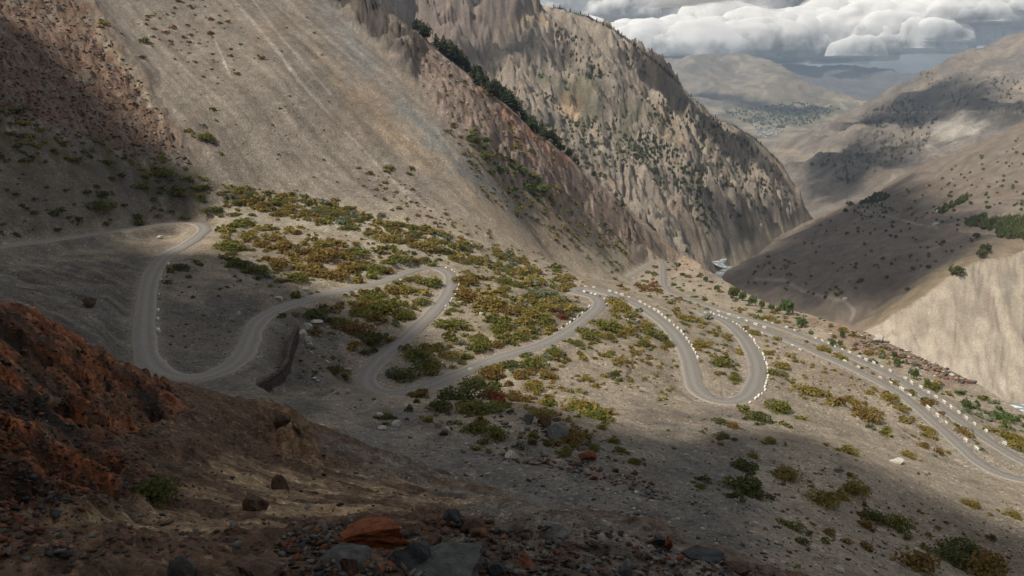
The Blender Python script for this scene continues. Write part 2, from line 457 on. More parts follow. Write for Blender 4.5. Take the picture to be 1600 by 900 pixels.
sand = np.clip(poly_sd(UF, VF, [(330,735),(480,735),(640,760),(800,785),(760,800),(560,815),(380,850),(60,850),(200,815)]) / 20 + .5, 0, 1)
# layered rock: strata tilted down to the right, broken by joints
st = (xf * .35 - yf * .2 + z0 * 1.0)
warp = fbm(xf / 4, yf / 4, 3)
lay = st / 0.9 + 1.2 * warp; fr = lay - np.floor(lay)
strata = np.floor(lay) * .0 + smooth(0, .35, fr) * .45
blocks = ridged(xf / 4.2 + .7 * warp, yf / 4.8 - .6 * warp, 5, .55)
dz = 0.10 * fbm(xf / 1.3, yf / 1.3, 4) + .05 * fbm(xf / .35, yf / .35, 2)
sa_, sb_ = xf * .82 + yf * .57, -xf * .57 + yf * .82
brk1 = broken(sa_ / 2.1 + .5 * warp, sb_ / 1.2 + .3 * warp, 1.0); brk2 = broken(sa_ / .8 + .3 * warp, sb_ / .5, .9, 33)
brk3 = broken(sa_ / .34, sb_ / .24, .9, 71)
dz += outc * (-.3 + .30 * ridged(sa_ / 5 + .8 * warp, sb_ / 3.4 - .7 * warp, 3) + .30 * brk1 + .22 * brk2 + .08 * brk3)
dz += knob * (.05 + .42 * brk1 + .22 * brk2)
dz += (1 - outc) * (.22 * ridged(xf / 5, yf / 2.2, 3) * (1 - .7 * sand) + .10 * terr(ridged(xf / 1.6 + warp, yf / .9, 4), 3) * (1 - .5 * sand) + .10 * np.clip(.3 + warp, 0, 1) * brk2 * (1 - .8 * sand))
FORE.z = np.minimum(z0 + dz, zbk + .8 * fbm(xf / 5, yf / 5, 4))

# slope across the gorge with the bright cliff
Rr = pts([(1140,425,1150),(1200,385,1400),(1270,345,1750),(1330,318,1650),(1430,265,1500),(1500,235,1430),(1600,190,1350),(1750,130,1250),(1900,60,1200),
 (1250,480,900),(1350,505,800),(1385,495,725),(1450,450,722),(1500,415,722),(1560,395,725),(1600,385,727),(1750,370,727),
 (1600,350,900),(1600,310,1000),(1600,270,1100),(1500,350,960),(1450,400,850),(1400,350,1150),(1300,400,1050),(1250,430,1020),(1350,420,880),(1300,460,860),(1800,330,900)])
Rb = pts([(1140,425,1150),(1200,385,1400),(1270,345,1750),(1330,318,1650),(1430,265,1500),(1500,235,1430),(1600,190,1350),(1750,130,1250)])
far_slope = TPS(Rr, reg=1e-5)
far_slope_back = TPS(np.vstack([Rb, Rb + np.array([60, 200, -60]), Rb + np.array([160, 500, -220])]), reg=1e-4)
ct = pts([(1300,530,745),(1385,495,720),(1450,450,715),(1500,415,715),(1560,395,718),(1600,385,720),(1750,370,720)])
cb = pts([(1300,630,668),(1400,637,645),(1500,640,642),(1600,645,640),(1750,650,640)])
cliff = TPS(np.vstack([ct, cb, cb * np.array([.93, .93, 1]) + np.array([0, 0, -8]), ct * np.array([1.1, 1.1, 1]) + np.array([0, 0, 100])]), reg=1e-4)
OPP = Sheet(6, 40, 430, 560, 1950, 270)
xo, yo = OPP.x, OPP.y
zo = lo(far_slope, 5)(OPP)
UO, VO, _ = project(xo, yo, zo)
ox, oy = -.8, -.6                                # fall direction
ala = xo * ox + yo * oy; acc = -xo * oy + yo * ox
wo_ = fbm(xo / 120, yo / 120, 3)
zo = zo + 6.5 * fbm(acc / 90 + .6 * wo_, ala / 240, 5) + 2.2 * ridged(acc / 34 + .8 * wo_, ala / 130, 3) + 1.6 * fbm(xo / 18, yo / 18, 4)
zc = lo(cliff, 5)(OPP)
zc = zc + (3.5 * fbm(xo / 22, yo / 22, 4) + 2.2 * ridged(xo / 42 + .8 * wo_, yo / 90, 3) + 1.5 * ridged(xo / 13 + .7 * wo_ + .2 * fbm(xo / 9, yo / 9, 2), yo / 110, 4, .6) + .5 * fbm(xo / 5, yo / 14, 3) + 1.8 * broken(xo / 9 + wo_, yo / 22, .9) + .8 * broken(xo / 4, yo / 9, .9, 13))
zr = lo(far_slope_back, 5)(OPP) + 6 * fbm(xo / 50, yo / 50, 4)
OPP.z = np.minimum(np.minimum(zo, zc), zr)
on_cliff = smooth(-2, 3, zo - zc)

# the mountain beyond the near ridge
Mr = pts([(500,-60,1400),(640,-20,1450),(760,-20,1500),(850,5,1550),(900,15,1580),(960,45,1600),(1030,100,1630),(1100,165,1670),(1180,215,1720),(1230,265,1760),(1268,335,1800)])
Mf = pts([(1140,414,1255),(1200,387,1430),(1264,346,1770),(1000,250,1350),(900,250,1250),(800,100,1350),(700,100,1280),(1100,300,1400),(1180,320,1560),(1060,390,1150),(950,330,1130),(600,50,1200),(1100,425,1180),
 (1125,440,1130),(800,330,1000)])
mt_front = TPS(np.vstack([Mr, Mf]), reg=2e-5)
mt_back = TPS(np.vstack([Mr, Mr + np.array([100, 150, -110]), Mr + np.array([250, 380, -320])]), reg=1e-4)
MTN = Sheet(-12, 26, 440, 900, 2100, 310)
xm, ym = MTN.x, MTN.y
zm = lo(mt_front, 5)(MTN)
mx_, my_ = .55, -.835
alm = xm * mx_ + ym * my_; acm = -xm * my_ + ym * mx_
UM, VM, _ = project(xm, ym, zm)
wv = fbm(xm / 200, ym / 200, 2)
wv2 = fbm(xm / 60, ym / 60, 3)
nm = 52 * (ridged(acm / 230 + .8 * wv + .16 * wv2, alm / 480 + .1 * wv2, 1) - .2) + 18 * ridged(acm / 95 + .8 * wv + .4 * wv2, alm / 190 + .4 * wv2, 3) + 9 * ridged(acm / 62 + .9 * wv + .5 * wv2, alm / 150 + .4 * wv2, 4, .6) + 6.0 * terr(ridged(xm / 34 + wv2, ym / 38 - wv2, 4, .6), 2.4) + 8.0 * broken(acm / 32 + wv2, alm / 40, .9) + 4.0 * broken(acm / 12, alm / 14 + wv2, .9, 21)
crestw = smooth(0, 70, np.abs(zm - lo(mt_back, 5)(MTN)))
spur = np.clip(1 - line_d(UM, VM, [(830,12),(900,70),(960,150),(1010,230),(1060,300),(1110,390)]) / 55, 0, 1)
nm += 18 * spur ** 1.5
zm = zm - 20 + nm * (0.3 + .7 * crestw) * smooth(-240, -170, zm)
MTN.z = np.minimum(zm, lo(mt_back, 5)(MTN) + 8 * fbm(xm / 60, ym / 60, 4))

# far right mountain
Fp = pts([(1150,262,3600),(1190,240,3600),(1215,232,3600),(1330,180,3600),(1430,125,3600),(1500,90,3600),(1600,55,3600),(1750,0,3600)])
Ff = pts([(1275,337,1860),(1350,305,1950),(1430,262,2150),(1600,188,2250),(1400,200,2950),(1500,165,2900),(1600,130,2900),(1280,272,2500),(1240,292,2350),(1750,120,2300),(1200,270,3000)])
fr_front = TPS(np.vstack([Fp, Ff]), reg=2e-5)
fr_back = TPS(np.vstack([Fp, Fp + np.array([0, 300, -160]), Fp + np.array([0, 800, -520])]), reg=1e-4)
FAR = Sheet(15, 40, 300, 1800, 4600, 200)
xr, yr = FAR.x, FAR.y
zq = lo(fr_front, 4)(FAR)
UR, VR, _ = project(xr, yr, zq)
zq = zq + 48 * ridged((xr * .9 + yr * .3) / 330, (yr * .9 - xr * .3) / 700, 4) * smooth(1900, 2600, FAR.r) + 8 * fbm(xr / 70, yr / 70, 4)
FAR.z = np.minimum(zq - 12, lo(fr_back, 4)(FAR) + 15 * fbm(xr / 150, yr / 150, 4))

# the farthest ranges round the village basin
Vp = pts([(950,100,9000),(1060,95,9000),(1130,86,9000),(1190,92,9000),(1300,150,8000),(1380,175,7400),(1450,190,7000)])
Vf = pts([(1190,222,4700),(1150,215,4900),(1200,192,6000),(1260,190,6000),(1250,178,6600),(1350,190,6300),(1100,180,6500),(1050,170,6800),(1150,140,7800),(1230,135,7800),(950,170,6800),(1500,205,5600)])
v_front = TPS(np.vstack([Vp, Vf]), reg=2e-5)
v_back = TPS(np.vstack([Vp, Vp + np.array([300, 700, -300]), Vp + np.array([600, 1600, -800])]), reg=1e-4)
BAS = Sheet(4, 38, 300, 4400, 10500, 170)
xb, yb = BAS.x, BAS.y
zv = lo(v_front, 4)(BAS)
UB, VB, _ = project(xb, yb, zv)
zv = zv + (60 * ridged(xb / 1000, yb / 1000, 6, .58)) * smooth(5600, 8000, BAS.r) + 10 * fbm(xb / 200, yb / 200, 4)
BAS.z = np.minimum(zv - 20, lo(v_back, 4)(BAS) + 30 * fbm(xb / 300, yb / 300, 4))
Wp = pts([(1100,120,13000),(1230,122,12500),(1300,112,13000),(1400,116,13000),(1480,112,13000),(1560,112,13000),(1640,112,13000)])
W2 = pts([(1100,190,10500),(1300,190,10500),(1500,200,10000),(1640,200,10000)])
w_front = TPS(np.vstack([Wp, W2]), reg=1e-5)
END = Sheet(4, 42, 240, 9800, 16800, 110)
zw = lo(w_front, 3)(END)
zw = zw + 110 * ridged(END.x / 1500, END.y / 1500, 6, .58)
END.z = np.where(END.r > 14600, zw - (END.r - 14600) * .5, zw)

BAS.z = np.minimum(BAS.z, 930 + .05 * (BAS.z - 930)); END.z = np.minimum(END.z, 930 + .08 * (END.z - 930))
SHEETS = dict(fore=FORE, hill=HILL, opp=OPP, mtn=MTN, far=FAR, bas=BAS)
def hit(u, v, only=None):
    for k, s in SHEETS.items():
        if only and k not in only: continue
        p = s.hit(u, v)
        if p is not None: return p
    return None

# ------------------------------------------------------------------ ground colours (albedo of rock, scree and soil, lowered in two shaded zones)
def mixc(C, c, w):
    return C * (1 - w[..., None]) + np.asarray(c) * w[..., None]
def soft(U, V, poly, s, jit, x, y, f):
    """weight of a zone with ragged borders"""
    j = jit * fbm(x / f, y / f, 4)
    return np.clip((poly_sd(U, V, poly) + j) / s + .5, 0, 1)
x, y = HILL.x, HILL.y
U, V, _ = project(x, y, HILL.z)
SOIL, SCREE = (.275, .232, .178), (.182, .157, .131)
C = np.ones(x.shape + (3,)) * np.asarray(SOIL)
up = smooth(-52, -30, HILL.z) * smooth(300, 340, np.hypot(x * .6, y))
C = mixc(C, SCREE, up)
C = mixc(C, (.125, .12, .113), soft(U, V, [(470,620),(640,640),(800,690),(960,700),(1130,640),(1200,780),(1200,900),(500,900)], 90, 60, x, y, 12) * .8)  # grey lower scree, its tone lowered further to deepen the shade
C = mixc(C, (.088, .085, .08), soft(U, V, [(-300,390),(215,390),(250,420),(330,430),(520,480),(560,560),(480,640),(-300,640)], 70, 50, x, y, 14) * .8)  # dark slaty left slope, with extra shade put into its colour
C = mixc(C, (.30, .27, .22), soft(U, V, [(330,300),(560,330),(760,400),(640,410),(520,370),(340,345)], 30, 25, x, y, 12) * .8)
C = mixc(C, (.155, .10, .07), rockL * np.clip(.8 + .8 * fbm(x / 12, y / 12, 4), 0, 1))
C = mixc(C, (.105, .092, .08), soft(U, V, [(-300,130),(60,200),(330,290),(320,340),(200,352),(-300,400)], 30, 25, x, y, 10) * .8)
C = mixc(C, (.28, .235, .17), np.clip(1 - line_d(U, V, [(145,25),(165,65),(215,125),(250,190)]) / 11 + .4 * fbm(x / 6, y / 6, 3), 0, 1) * .8)
C = mixc(C, (.185, .14, .115), facer * .85)
for px, py, rr in [(800,190,26),(835,215,24),(890,240,30),(945,255,24),(990,290,18),(905,225,20),(760,130,22)]:
    C = mixc(C, (.23, .12, .075), np.clip(1.1 - np.hypot((U - px) * .9, V - py) / rr + .8 * fbm(x / 10, y / 10, 4), 0, 1) * .75)
C = mixc(C, (.34, .25, .18), endc * .85)
C = mixc(C, (.185, .182, .172), soft(U, V, [(470,-20),(520,0),(560,60),(650,170),(770,290),(840,345),(800,345),(700,270),(640,200),(560,110)], 16, 14, x, y, 9) * .8)
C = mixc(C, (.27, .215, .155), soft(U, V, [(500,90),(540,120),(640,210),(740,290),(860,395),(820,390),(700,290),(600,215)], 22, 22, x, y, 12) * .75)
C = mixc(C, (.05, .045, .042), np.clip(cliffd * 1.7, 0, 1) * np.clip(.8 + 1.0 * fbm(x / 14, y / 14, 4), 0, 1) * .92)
for L, w in [([(365,0),(430,75),(470,130),(540,205),(640,310)], 3.0), ([(395,0),(440,60),(520,150)], 2.5), ([(335,60),(360,120)], 2), ([(600,270),(700,350)], 3)]:
    C = mixc(C, (.34, .31, .27), np.clip(1.2 - line_d(U, V, L) / w + .6 * fbm(x / 8, y / 8, 3), 0, 1) * .75)
stre = fbm(ac / 5, al / 140, 4)
C = C * (1 + .26 * stre * up + .12 * up * fbm(ac / 1.6, al / 60, 3))[..., None]
C = C * (1 + .16 * fbm(x / 22, y / 22, 4) + .12 * fbm(x / 4, y / 4, 3) + .14 * fbm(x / 75, y / 75, 3))[..., None]
C = mixc(C, (.17, .115, .085), np.clip(fbm(x / 50 + 4, y / 50, 4) - .15, 0, 1) * .5)
band = fbm((x * .5 + y) / 3.2, (x - .5 * y) / 30, 4)
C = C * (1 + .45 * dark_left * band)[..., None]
gr = soft(U, V, [(350,310),(560,345),(720,390),(960,440),(1100,480),(1050,560),(900,560),(640,530),(340,400)], 40, 60, x, y, 9)
C = mixc(C, (.17, .145, .075), gr * np.clip(.15 + .8 * fbm(x / 5, y / 5, 4), 0, .6))
gl = soft(U, V, [(-200,120),(60,200),(200,230),(340,290),(330,320),(150,270),(-200,240)], 20, 25, x, y, 9)
C = mixc(C, (.085, .075, .035), gl * np.clip(.4 + .9 * fbm(x / 6, y / 6, 4), 0, .85))
C = mixc(C, (.24, .215, .185), (1 - smooth(2.2, 5.0, best)) * .7)
C = mixc(C, (.20, .135, .10), soft(U, V, [(1250,490),(1400,530),(1540,600),(1500,610),(1400,560),(1300,530)], 14, 14, x, y, 8) * .7)
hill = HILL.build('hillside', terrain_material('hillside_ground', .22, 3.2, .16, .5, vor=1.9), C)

C = np.ones(xf.shape + (3,)) * np.array([.125, .08, .054])
UF, VF, _ = project(xf, yf, FORE.z)
n6 = fbm(xf / 1.2, yf / 1.2, 5, .6); n7 = fbm(xf / 3.3 + 9, yf / 3.3, 4)
C = mixc(C, (.28, .10, .042), outc * np.clip(.4 + 1.2 * n6 + .5 * brk1, 0, 1))
C = mixc(C, (.032, .030, .029), outc * np.clip(-.25 + 1.5 * n7, 0, 1) * .9)
C = mixc(C, (.24, .15, .085), knob * np.clip(.6 + n6, 0, 1))
C = mixc(C, (.36, .26, .155), sand * np.clip(.45 + 1.4 * fbm(xf / 2.6, yf / .7, 4), 0, 1))
C = mixc(C, (.13, .115, .10), soft(UF, VF, [(780,800),(1100,860),(1300,960),(900,960),(700,850)], 50, 40, xf, yf, 1.5) * .6)
C = mixc(C, (.20, .18, .155), soft(UF, VF, [(520,690),(620,712),(800,780),(1000,818),(1210,895),(1260,960),(1000,870),(800,812),(640,752)], 40, 30, xf, yf, 2) * .85)
crk = 1 - smooth(.02, .16, worley(sa_ / 2.1 + .5 * warp, sb_ / 1.2 + .3 * warp)[5])
C = mixc(C, (.018, .015, .014), outc * crk * .75)
C = C * (1 + .4 * fbm(xf / .5, yf / .5, 3) + .25 * fbm(xf / 6, yf / 2, 3))[..., None]
fore = FORE.build('foreground_slope', terrain_material('foreground_ground', 1.6, 16.0, .045, .6, vor=9.0), C)

C = np.ones(xo.shape + (3,)) * np.array([.172, .142, .117])
UO, VO, _ = project(xo, yo, OPP.z)
C = mixc(C, (.21, .165, .12), np.clip(.1 + .8 * fbm(acc / 40, ala / 160, 4), 0, 1) * .8)
C = mixc(C, (.12, .085, .07), np.clip(-.1 + 1.0 * fbm(xo / 90, yo / 90, 4), 0, 1) * .6)
C = mixc(C, (.24, .19, .12), soft(UO, VO, [(1330,520),(1460,425),(1600,350),(1600,395),(1480,440),(1380,510)], 30, 20, xo, yo, 30) * .8)
C = mixc(C, (.345, .30, .242), on_cliff * np.clip(.9 + .2 * fbm(xo / 15, yo / 60, 4), 0, 1))
C = mixc(C, (.24, .19, .145), on_cliff * np.clip(1.1 * fbm(xo / 7 + wo_, OPP.z / 60, 4) - .1, 0, 1) * .6)
C = mixc(C, (.38, .33, .27), on_cliff * smooth(-170, -225, OPP.z) * .7)
tr = smooth(.55, .8, np.abs(perlin(OPP.z / 2.5, OPP.z * 0))) * soft(UO, VO, [(1480,270),(1600,250),(1600,330),(1500,345)], 10, 10, xo, yo, 30)
C = mixc(C, (.22, .18, .10), tr * .7)
for L, w in [([(1180,436),(1225,438),(1255,455),(1300,466),(1320,470),(1335,485),(1330,500)], 3.0), ([(1345,328),(1390,338),(1430,350),(1465,356)], 1.6), ([(1500,362),(1545,365),(1600,372)], 1.5)]:
    C = mixc(C, (.30, .26, .215), np.clip(1.3 - line_d(UO, VO, L) / w, 0, 1) * .8)
C = C * (1 + .2 * fbm(xo / 14, yo / 14, 4))[..., None]
opp = OPP.build('gorge_slope', terrain_material('gorge_slope_ground', .05, .7, .5, .4), C)

C = np.ones(xm.shape + (3,)) * np.array([.26, .22, .178])
UM, VM, _ = project(xm, ym, MTN.z)
C = mixc(C, (.12, .105, .09), np.clip(.1 + 1.0 * fbm(acm / 60 + wv2, alm / 200, 5, .6), 0, 1) * .7)
C = mixc(C, (.085, .08, .06), np.clip(1.1 * fbm(acm / 24 + wv2, alm / 60, 4, .65) - .25, 0, 1) * .8)
C = mixc(C, (.29, .215, .15), np.clip(.9 * fbm(xm / 80 + 7, ym / 80, 4) - .1, 0, 1) * .8)
C = mixc(C, (.165, .13, .115), soft(UM, VM, [(620,-50),(850,-20),(830,15),(760,80),(700,130),(640,40)], 20, 20, xm, ym, 60) * .8)
C = mixc(C, (.34, .24, .15), soft(UM, VM, [(880,145),(910,150),(905,190),(870,170)], 10, 12, xm, ym, 30) * .8)
C = mixc(C, (.34, .26, .18), soft(UM, VM, [(830,10),(860,30),(800,50),(770,65),(800,35)], 6, 6, xm, ym, 30) * .8)
C = mixc(C, (.08, .082, .048), soft(UM, VM, [(830,110),(900,120),(990,180),(1010,240),(960,230),(900,170)], 30, 40, xm, ym, 40) * .55)
C = mixc(C, (.42, .36, .27), soft(UM, VM, [(1118,428),(1150,384),(1200,362),(1264,336),(1272,352),(1200,402),(1145,432)], 8, 7, xm, ym, 20) * .95)
C = C * (1 + .22 * fbm(xm / 20, ym / 20, 4))[..., None]
mtn = MTN.build('mountain', terrain_material('mountain_ground', .03, .33, 1.6, .5), C)

C = np.ones(xr.shape + (3,)) * np.array([.185, .16, .14])
C = mixc(C, (.10, .095, .08), np.clip(1.2 * fbm(xr / 120, yr / 160, 5, .6) - .1, 0, 1) * .6)
UR, VR, _ = project(xr, yr, FAR.z)
C = mixc(C, (.29, .235, .17), np.clip(.15 + fbm(xr / 180, yr / 260, 4), 0, 1) * .7)
C = mixc(C, (.36, .33, .28), soft(UR, VR, [(1470,190),(1520,180),(1550,195),(1500,215),(1450,225)], 10, 10, xr, yr, 60) * .8)
C = mixc(C, (.40, .34, .27), np.clip(1.2 - line_d(UR, VR, [(1370,176),(1450,175),(1545,174),(1600,176)]) / 1.2, 0, 1) * .7)
C = C * (1 + .2 * fbm(xr / 50, yr / 50, 4))[..., None]
farm = FAR.build('far_mountain', terrain_material('far_mountain_ground', .015, .1, 4.0, .45), C)
C = np.ones(xb.shape + (3,)) * np.array([.20, .165, .13])
UB, VB, _ = project(xb, yb, BAS.z)
C = mixc(C, (.34, .29, .21), np.clip(.3 + 1.3 * fbm(xb / 500, yb / 500, 5, .6), 0, 1) * .8)
C = mixc(C, (.11, .11, .09), np.clip(1.3 * fbm(xb / 300 + 5, yb / 300, 5, .6) - .1, 0, 1) * .6)
C = mixc(C, (.11, .125, .075), soft(UB, VB, [(1130,170),(1250,160),(1320,165),(1260,195),(1200,205),(1180,190)], 14, 16, xb, yb, 150) * np.clip(.5 + fbm(xb / 120, yb / 120, 4), 0, 1))
C = C * (1 + .25 * fbm(xb / 130, yb / 130, 4))[..., None]
bas = BAS.build('basin_mountain', terrain_material('basin_ground', .006, .03, 8.0, .4), C)
C = np.ones(END.x.shape + (3,)) * np.array([.15, .135, .12]) * (1 + .3 * fbm(END.x / 400, END.y / 400, 4))[..., None]
endm = END.build('distant_range', terrain_material('distant_ground', .004, .02, 10.0, .4), C)

# valley floor that everything stands on, out to the horizon
def quad_sheet(name, x0, x1, y0, y1, zz, mat):
    me = bpy.data.meshes.new(name); me.from_pydata([(x0, y0, zz), (x1, y0, zz), (x1, y1, zz), (x0, y1, zz)], [], [(0, 1, 2, 3)])
    me.materials.append(mat); o = bpy.data.objects.new(name, me); col.objects.link(o); o['kind'] = 'structure'; return o
quad_sheet('ground', -30000, 30000, -6000, 40000, -420, plain_material('valley_floor', (.18, .15, .12), .3, .01))

# unseen mountainside climbing behind the viewpoint, added to block sky light from the foreground
def sky_block_hill():
    me = bpy.data.meshes.new('mountainside'); n = 60; co = []; 
    for i in range(n + 1):
        for j in range(n + 1):
            xx = -420 + 900 * i / n; yy = -6 - 420 * (j / n)
            zz = -5.6 + (-yy - 6) * .95 - .04 * max(xx, 0) * 3 + min(0, 0)
            co.append((xx, yy, zz))
    co = np.array(co); co[:, 2] += 5 * ridged(co[:, 0] / 60, co[:, 1] / 60, 4) * np.clip((-co[:, 1] - 6) / 40, 0, 1)
    co[:, 2] -= np.clip(np.abs(co[:, 0]) - 45, 0, 1e3) * .05
    ix = np.arange((n + 1) ** 2).reshape(n + 1, n + 1)
    q = np.stack([ix[:-1, :-1], ix[1:, :-1], ix[1:, 1:], ix[:-1, 1:]], -1).reshape(-1, 4)
    raw_mesh(me, co, q[:, ::-1]); me.materials.append(plain_material('mountainside_rock', (.15, .10, .075), .4, .4))
    o = bpy.data.objects.new('mountainside', me); col.objects.link(o); o['kind'] = 'structure'
sky_block_hill()

# road surface
def ribbon(name, P, half, mat, lift=0.0, edge=None, wob=0.0):
    T = np.gradient(P[:, :2], axis=0); T /= np.linalg.norm(T, axis=1)[:, None]
    nrm = np.stack([T[:, 1], -T[:, 0]], -1)
    ks = np.array([-1.0, -.97, -.5, 0, .5, .97, 1.0]); zo_ = np.array([-.35, 0, .02, .03, .02, 0, -.35])
    n = len(P); co = np.zeros((n, len(ks), 3)); ac_ = np.zeros((n, len(ks)))
    for i, k in enumerate(ks):
        hw = (half if np.isscalar(half) else half) * (1 + wob * fbm(np.arange(n) / 9.0, np.full(n, 3.3 * (k > 0)), 3))
        co[:, i, :2] = P[:, :2] + nrm * (k * hw)[:, None]; co[:, i, 2] = P[:, 2] + zo_[i] + lift
        ac_[:, i] = k
    me = bpy.data.meshes.new(name); ix = np.arange(n * len(ks)).reshape(n, len(ks))
    q = np.stack([ix[:-1, :-1], ix[:-1, 1:], ix[1:, 1:], ix[1:, :-1]], -1).reshape(-1, 4)[:, ::-1]
    raw_mesh(me, co.reshape(-1, 3), q[:, ::-1] if False else q)
    me.attributes.new('across', 'FLOAT', 'POINT').data.foreach_set('value', ac_.ravel().astype(np.float32))
    me.polygons.foreach_set('use_smooth', np.ones(len(q), bool))
    me.materials.append(mat); o = bpy.data.objects.new(name, me); col.objects.link(o); o['kind'] = 'structure'
    return o
def road_material():
    m = bpy.data.materials.new('worn_asphalt'); m.use_nodes = True
    n, l = m.node_tree.nodes, m.node_tree.links; b = n['Principled BSDF']; b.inputs['Roughness'].default_value = .85
    a = N(n, 'ShaderNodeAttribute', attribute_name='across'); ab = N(n, 'ShaderNodeMath', operation='ABSOLUTE'); l.new(a.outputs['Fac'], ab.inputs[0])
    tx = N(n, 'ShaderNodeTexNoise', i_Scale=.45, i_Detail=6.0, i_Roughness=.75); g = N(n, 'ShaderNodeNewGeometry'); l.new(g.outputs['Position'], tx.inputs['Vector'])
    ad = N(n, 'ShaderNodeMath', operation='MULTIPLY_ADD'); l.new(tx.outputs['Fac'], ad.inputs[0]); ad.inputs[1].default_value = .35; l.new(ab.outputs[0], ad.inputs[2])
    r = ramp(n, [(.0, (.215, .197, .172)), (.25, (.19, .176, .158)), (.45, (.158, .148, .135)), (.65, (.185, .171, .153)), (.85, (.235, .212, .18)), (1.0, (.29, .255, .205))])
    sub = N(n, 'ShaderNodeMath', operation='SUBTRACT'); l.new(ad.outputs[0], sub.inputs[0]); sub.inputs[1].default_value = .17
    l.new(sub.outputs[0], r.inputs[0])
    t2 = N(n, 'ShaderNodeTexNoise', i_Scale=3.0, i_Detail=6.0); l.new(g.outputs['Position'], t2.inputs['Vector'])
    r2 = ramp(n, [(.3, .72), (.7, 1.25)]); l.new(t2.outputs['Fac'], r2.inputs[0])
    mx = N(n, 'ShaderNodeMix', data_type='RGBA', blend_type='MULTIPLY'); mx.inputs[0].default_value = 1
    l.new(r.outputs[0], mx.inputs[6]); l.new(r2.outputs[0], mx.inputs[7]); l.new(mx.outputs[2], b.inputs['Base Color'])
    return m
road = ribbon('road', RC, ROAD_W - .85 * smooth(820, 900, np.arange(len(RC))) + .6 * smooth(1180, 1240, np.arange(len(RC))), road_material(), .0, wob=.18)

# river in the gorge
rv_ = pts([(1800,660,610),(1580,643,612),(1400,637,625),(1250,590,720),(1150,510,900),(1128,452,1080),(1118,436,1130),(1140,424,1180),(1122,415,1225),(1130,404,1300),(1190,385,1440),(1268,342,1790)])
rv = resample(catmull(rv_[:10], 16), 6.0, 4)
def water_material():
    m = bpy.data.materials.new('river_water'); m.use_nodes = True
    n, l = m.node_tree.nodes, m.node_tree.links; b = n['Principled BSDF']; b.inputs['Roughness'].default_value = .3
    g = N(n, 'ShaderNodeNewGeometry'); t = N(n, 'ShaderNodeTexNoise', i_Scale=.08, i_Detail=7.0, i_Roughness=.7, i_Distortion=1.0); l.new(g.outputs['Position'], t.inputs['Vector'])
    r = ramp(n, [(.44, (.13, .16, .17)), (.54, (.30, .34, .36)), (.60, (.85, .87, .88))]); l.new(t.outputs['Fac'], r.inputs[0]); l.new(r.outputs[0], b.inputs['Base Color'])
    return m
river = ribbon('river', rv, 9.0, water_material(), 4.0, wob=.3)

# ------------------------------------------------------------------ clouds: banks overhead that shade the ground, and the bank that hides the far summits
def cloud_material(name, wisp, r0, r1, fac):
    m = bpy.data.materials.new(name); m.use_nodes = True
    n, l = m.node_tree.nodes, m.node_tree.links
    n.remove(n['Principled BSDF'])
    a = N(n, 'ShaderNodeAttribute', attribute_name='depth')
    sz = N(n, 'ShaderNodeAttribute', attribute_name='grain')
    g = N(n, 'ShaderNodeNewGeometry')
    vm = N(n, 'ShaderNodeVectorMath', operation='SCALE'); l.new(g.outputs['Position'], vm.inputs[0]); l.new(sz.outputs['Fac'], vm.inputs['Scale'])
    t = N(n, 'ShaderNodeTexNoise', i_Scale=1.0, i_Detail=6.0, i_Roughness=.58, i_Distortion=.3); l.new(vm.outputs[0], t.inputs['Vector'])
    ma = N(n, 'ShaderNodeMath', operation='MULTIPLY_ADD'); l.new(t.outputs['Fac'], ma.inputs[0]); ma.inputs[1].default_value = wisp; l.new(a.outputs['Fac'], ma.inputs[2])
    r = ramp(n, [(r0, 0.0), (r1, 1.0)], 'EASE')
    sb = N(n, 'ShaderNodeMath', operation='MULTIPLY'); l.new(ma.outputs[0], sb.inputs[0]); sb.inputs[1].default_value = .74
    l.new(sb.outputs[0], r.inputs[0])
    df = N(n, 'ShaderNodeBsdfDiffuse'); df.inputs['Color'].default_value = (.97, .97, .97, 1)
    tl = N(n, 'ShaderNodeBsdfTranslucent'); tl.inputs['Color'].default_value = (.97, .97, .97, 1)
    tp = N(n, 'ShaderNodeBsdfTransparent')
    m1 = N(n, 'ShaderNodeMixShader', i_Fac=fac); l.new(df.outputs[0], m1.inputs[1]); l.new(tl.outputs[0], m1.inputs[2])
    m2 = N(n, 'ShaderNodeMixShader'); l.new(r.outputs[0], m2.inputs[0]); l.new(tp.outputs[0], m2.inputs[1]); l.new(m1.outputs[0], m2.inputs[2])
    l.new(m2.outputs[0], n['Material Output'].inputs['Surface'])
    return m
CLOUD = cloud_material('cloud_vapour', .9, .45, .92, .3)
CUMULUS = cloud_material('cumulus_vapour', 1.7, .42, 1.08, .2)
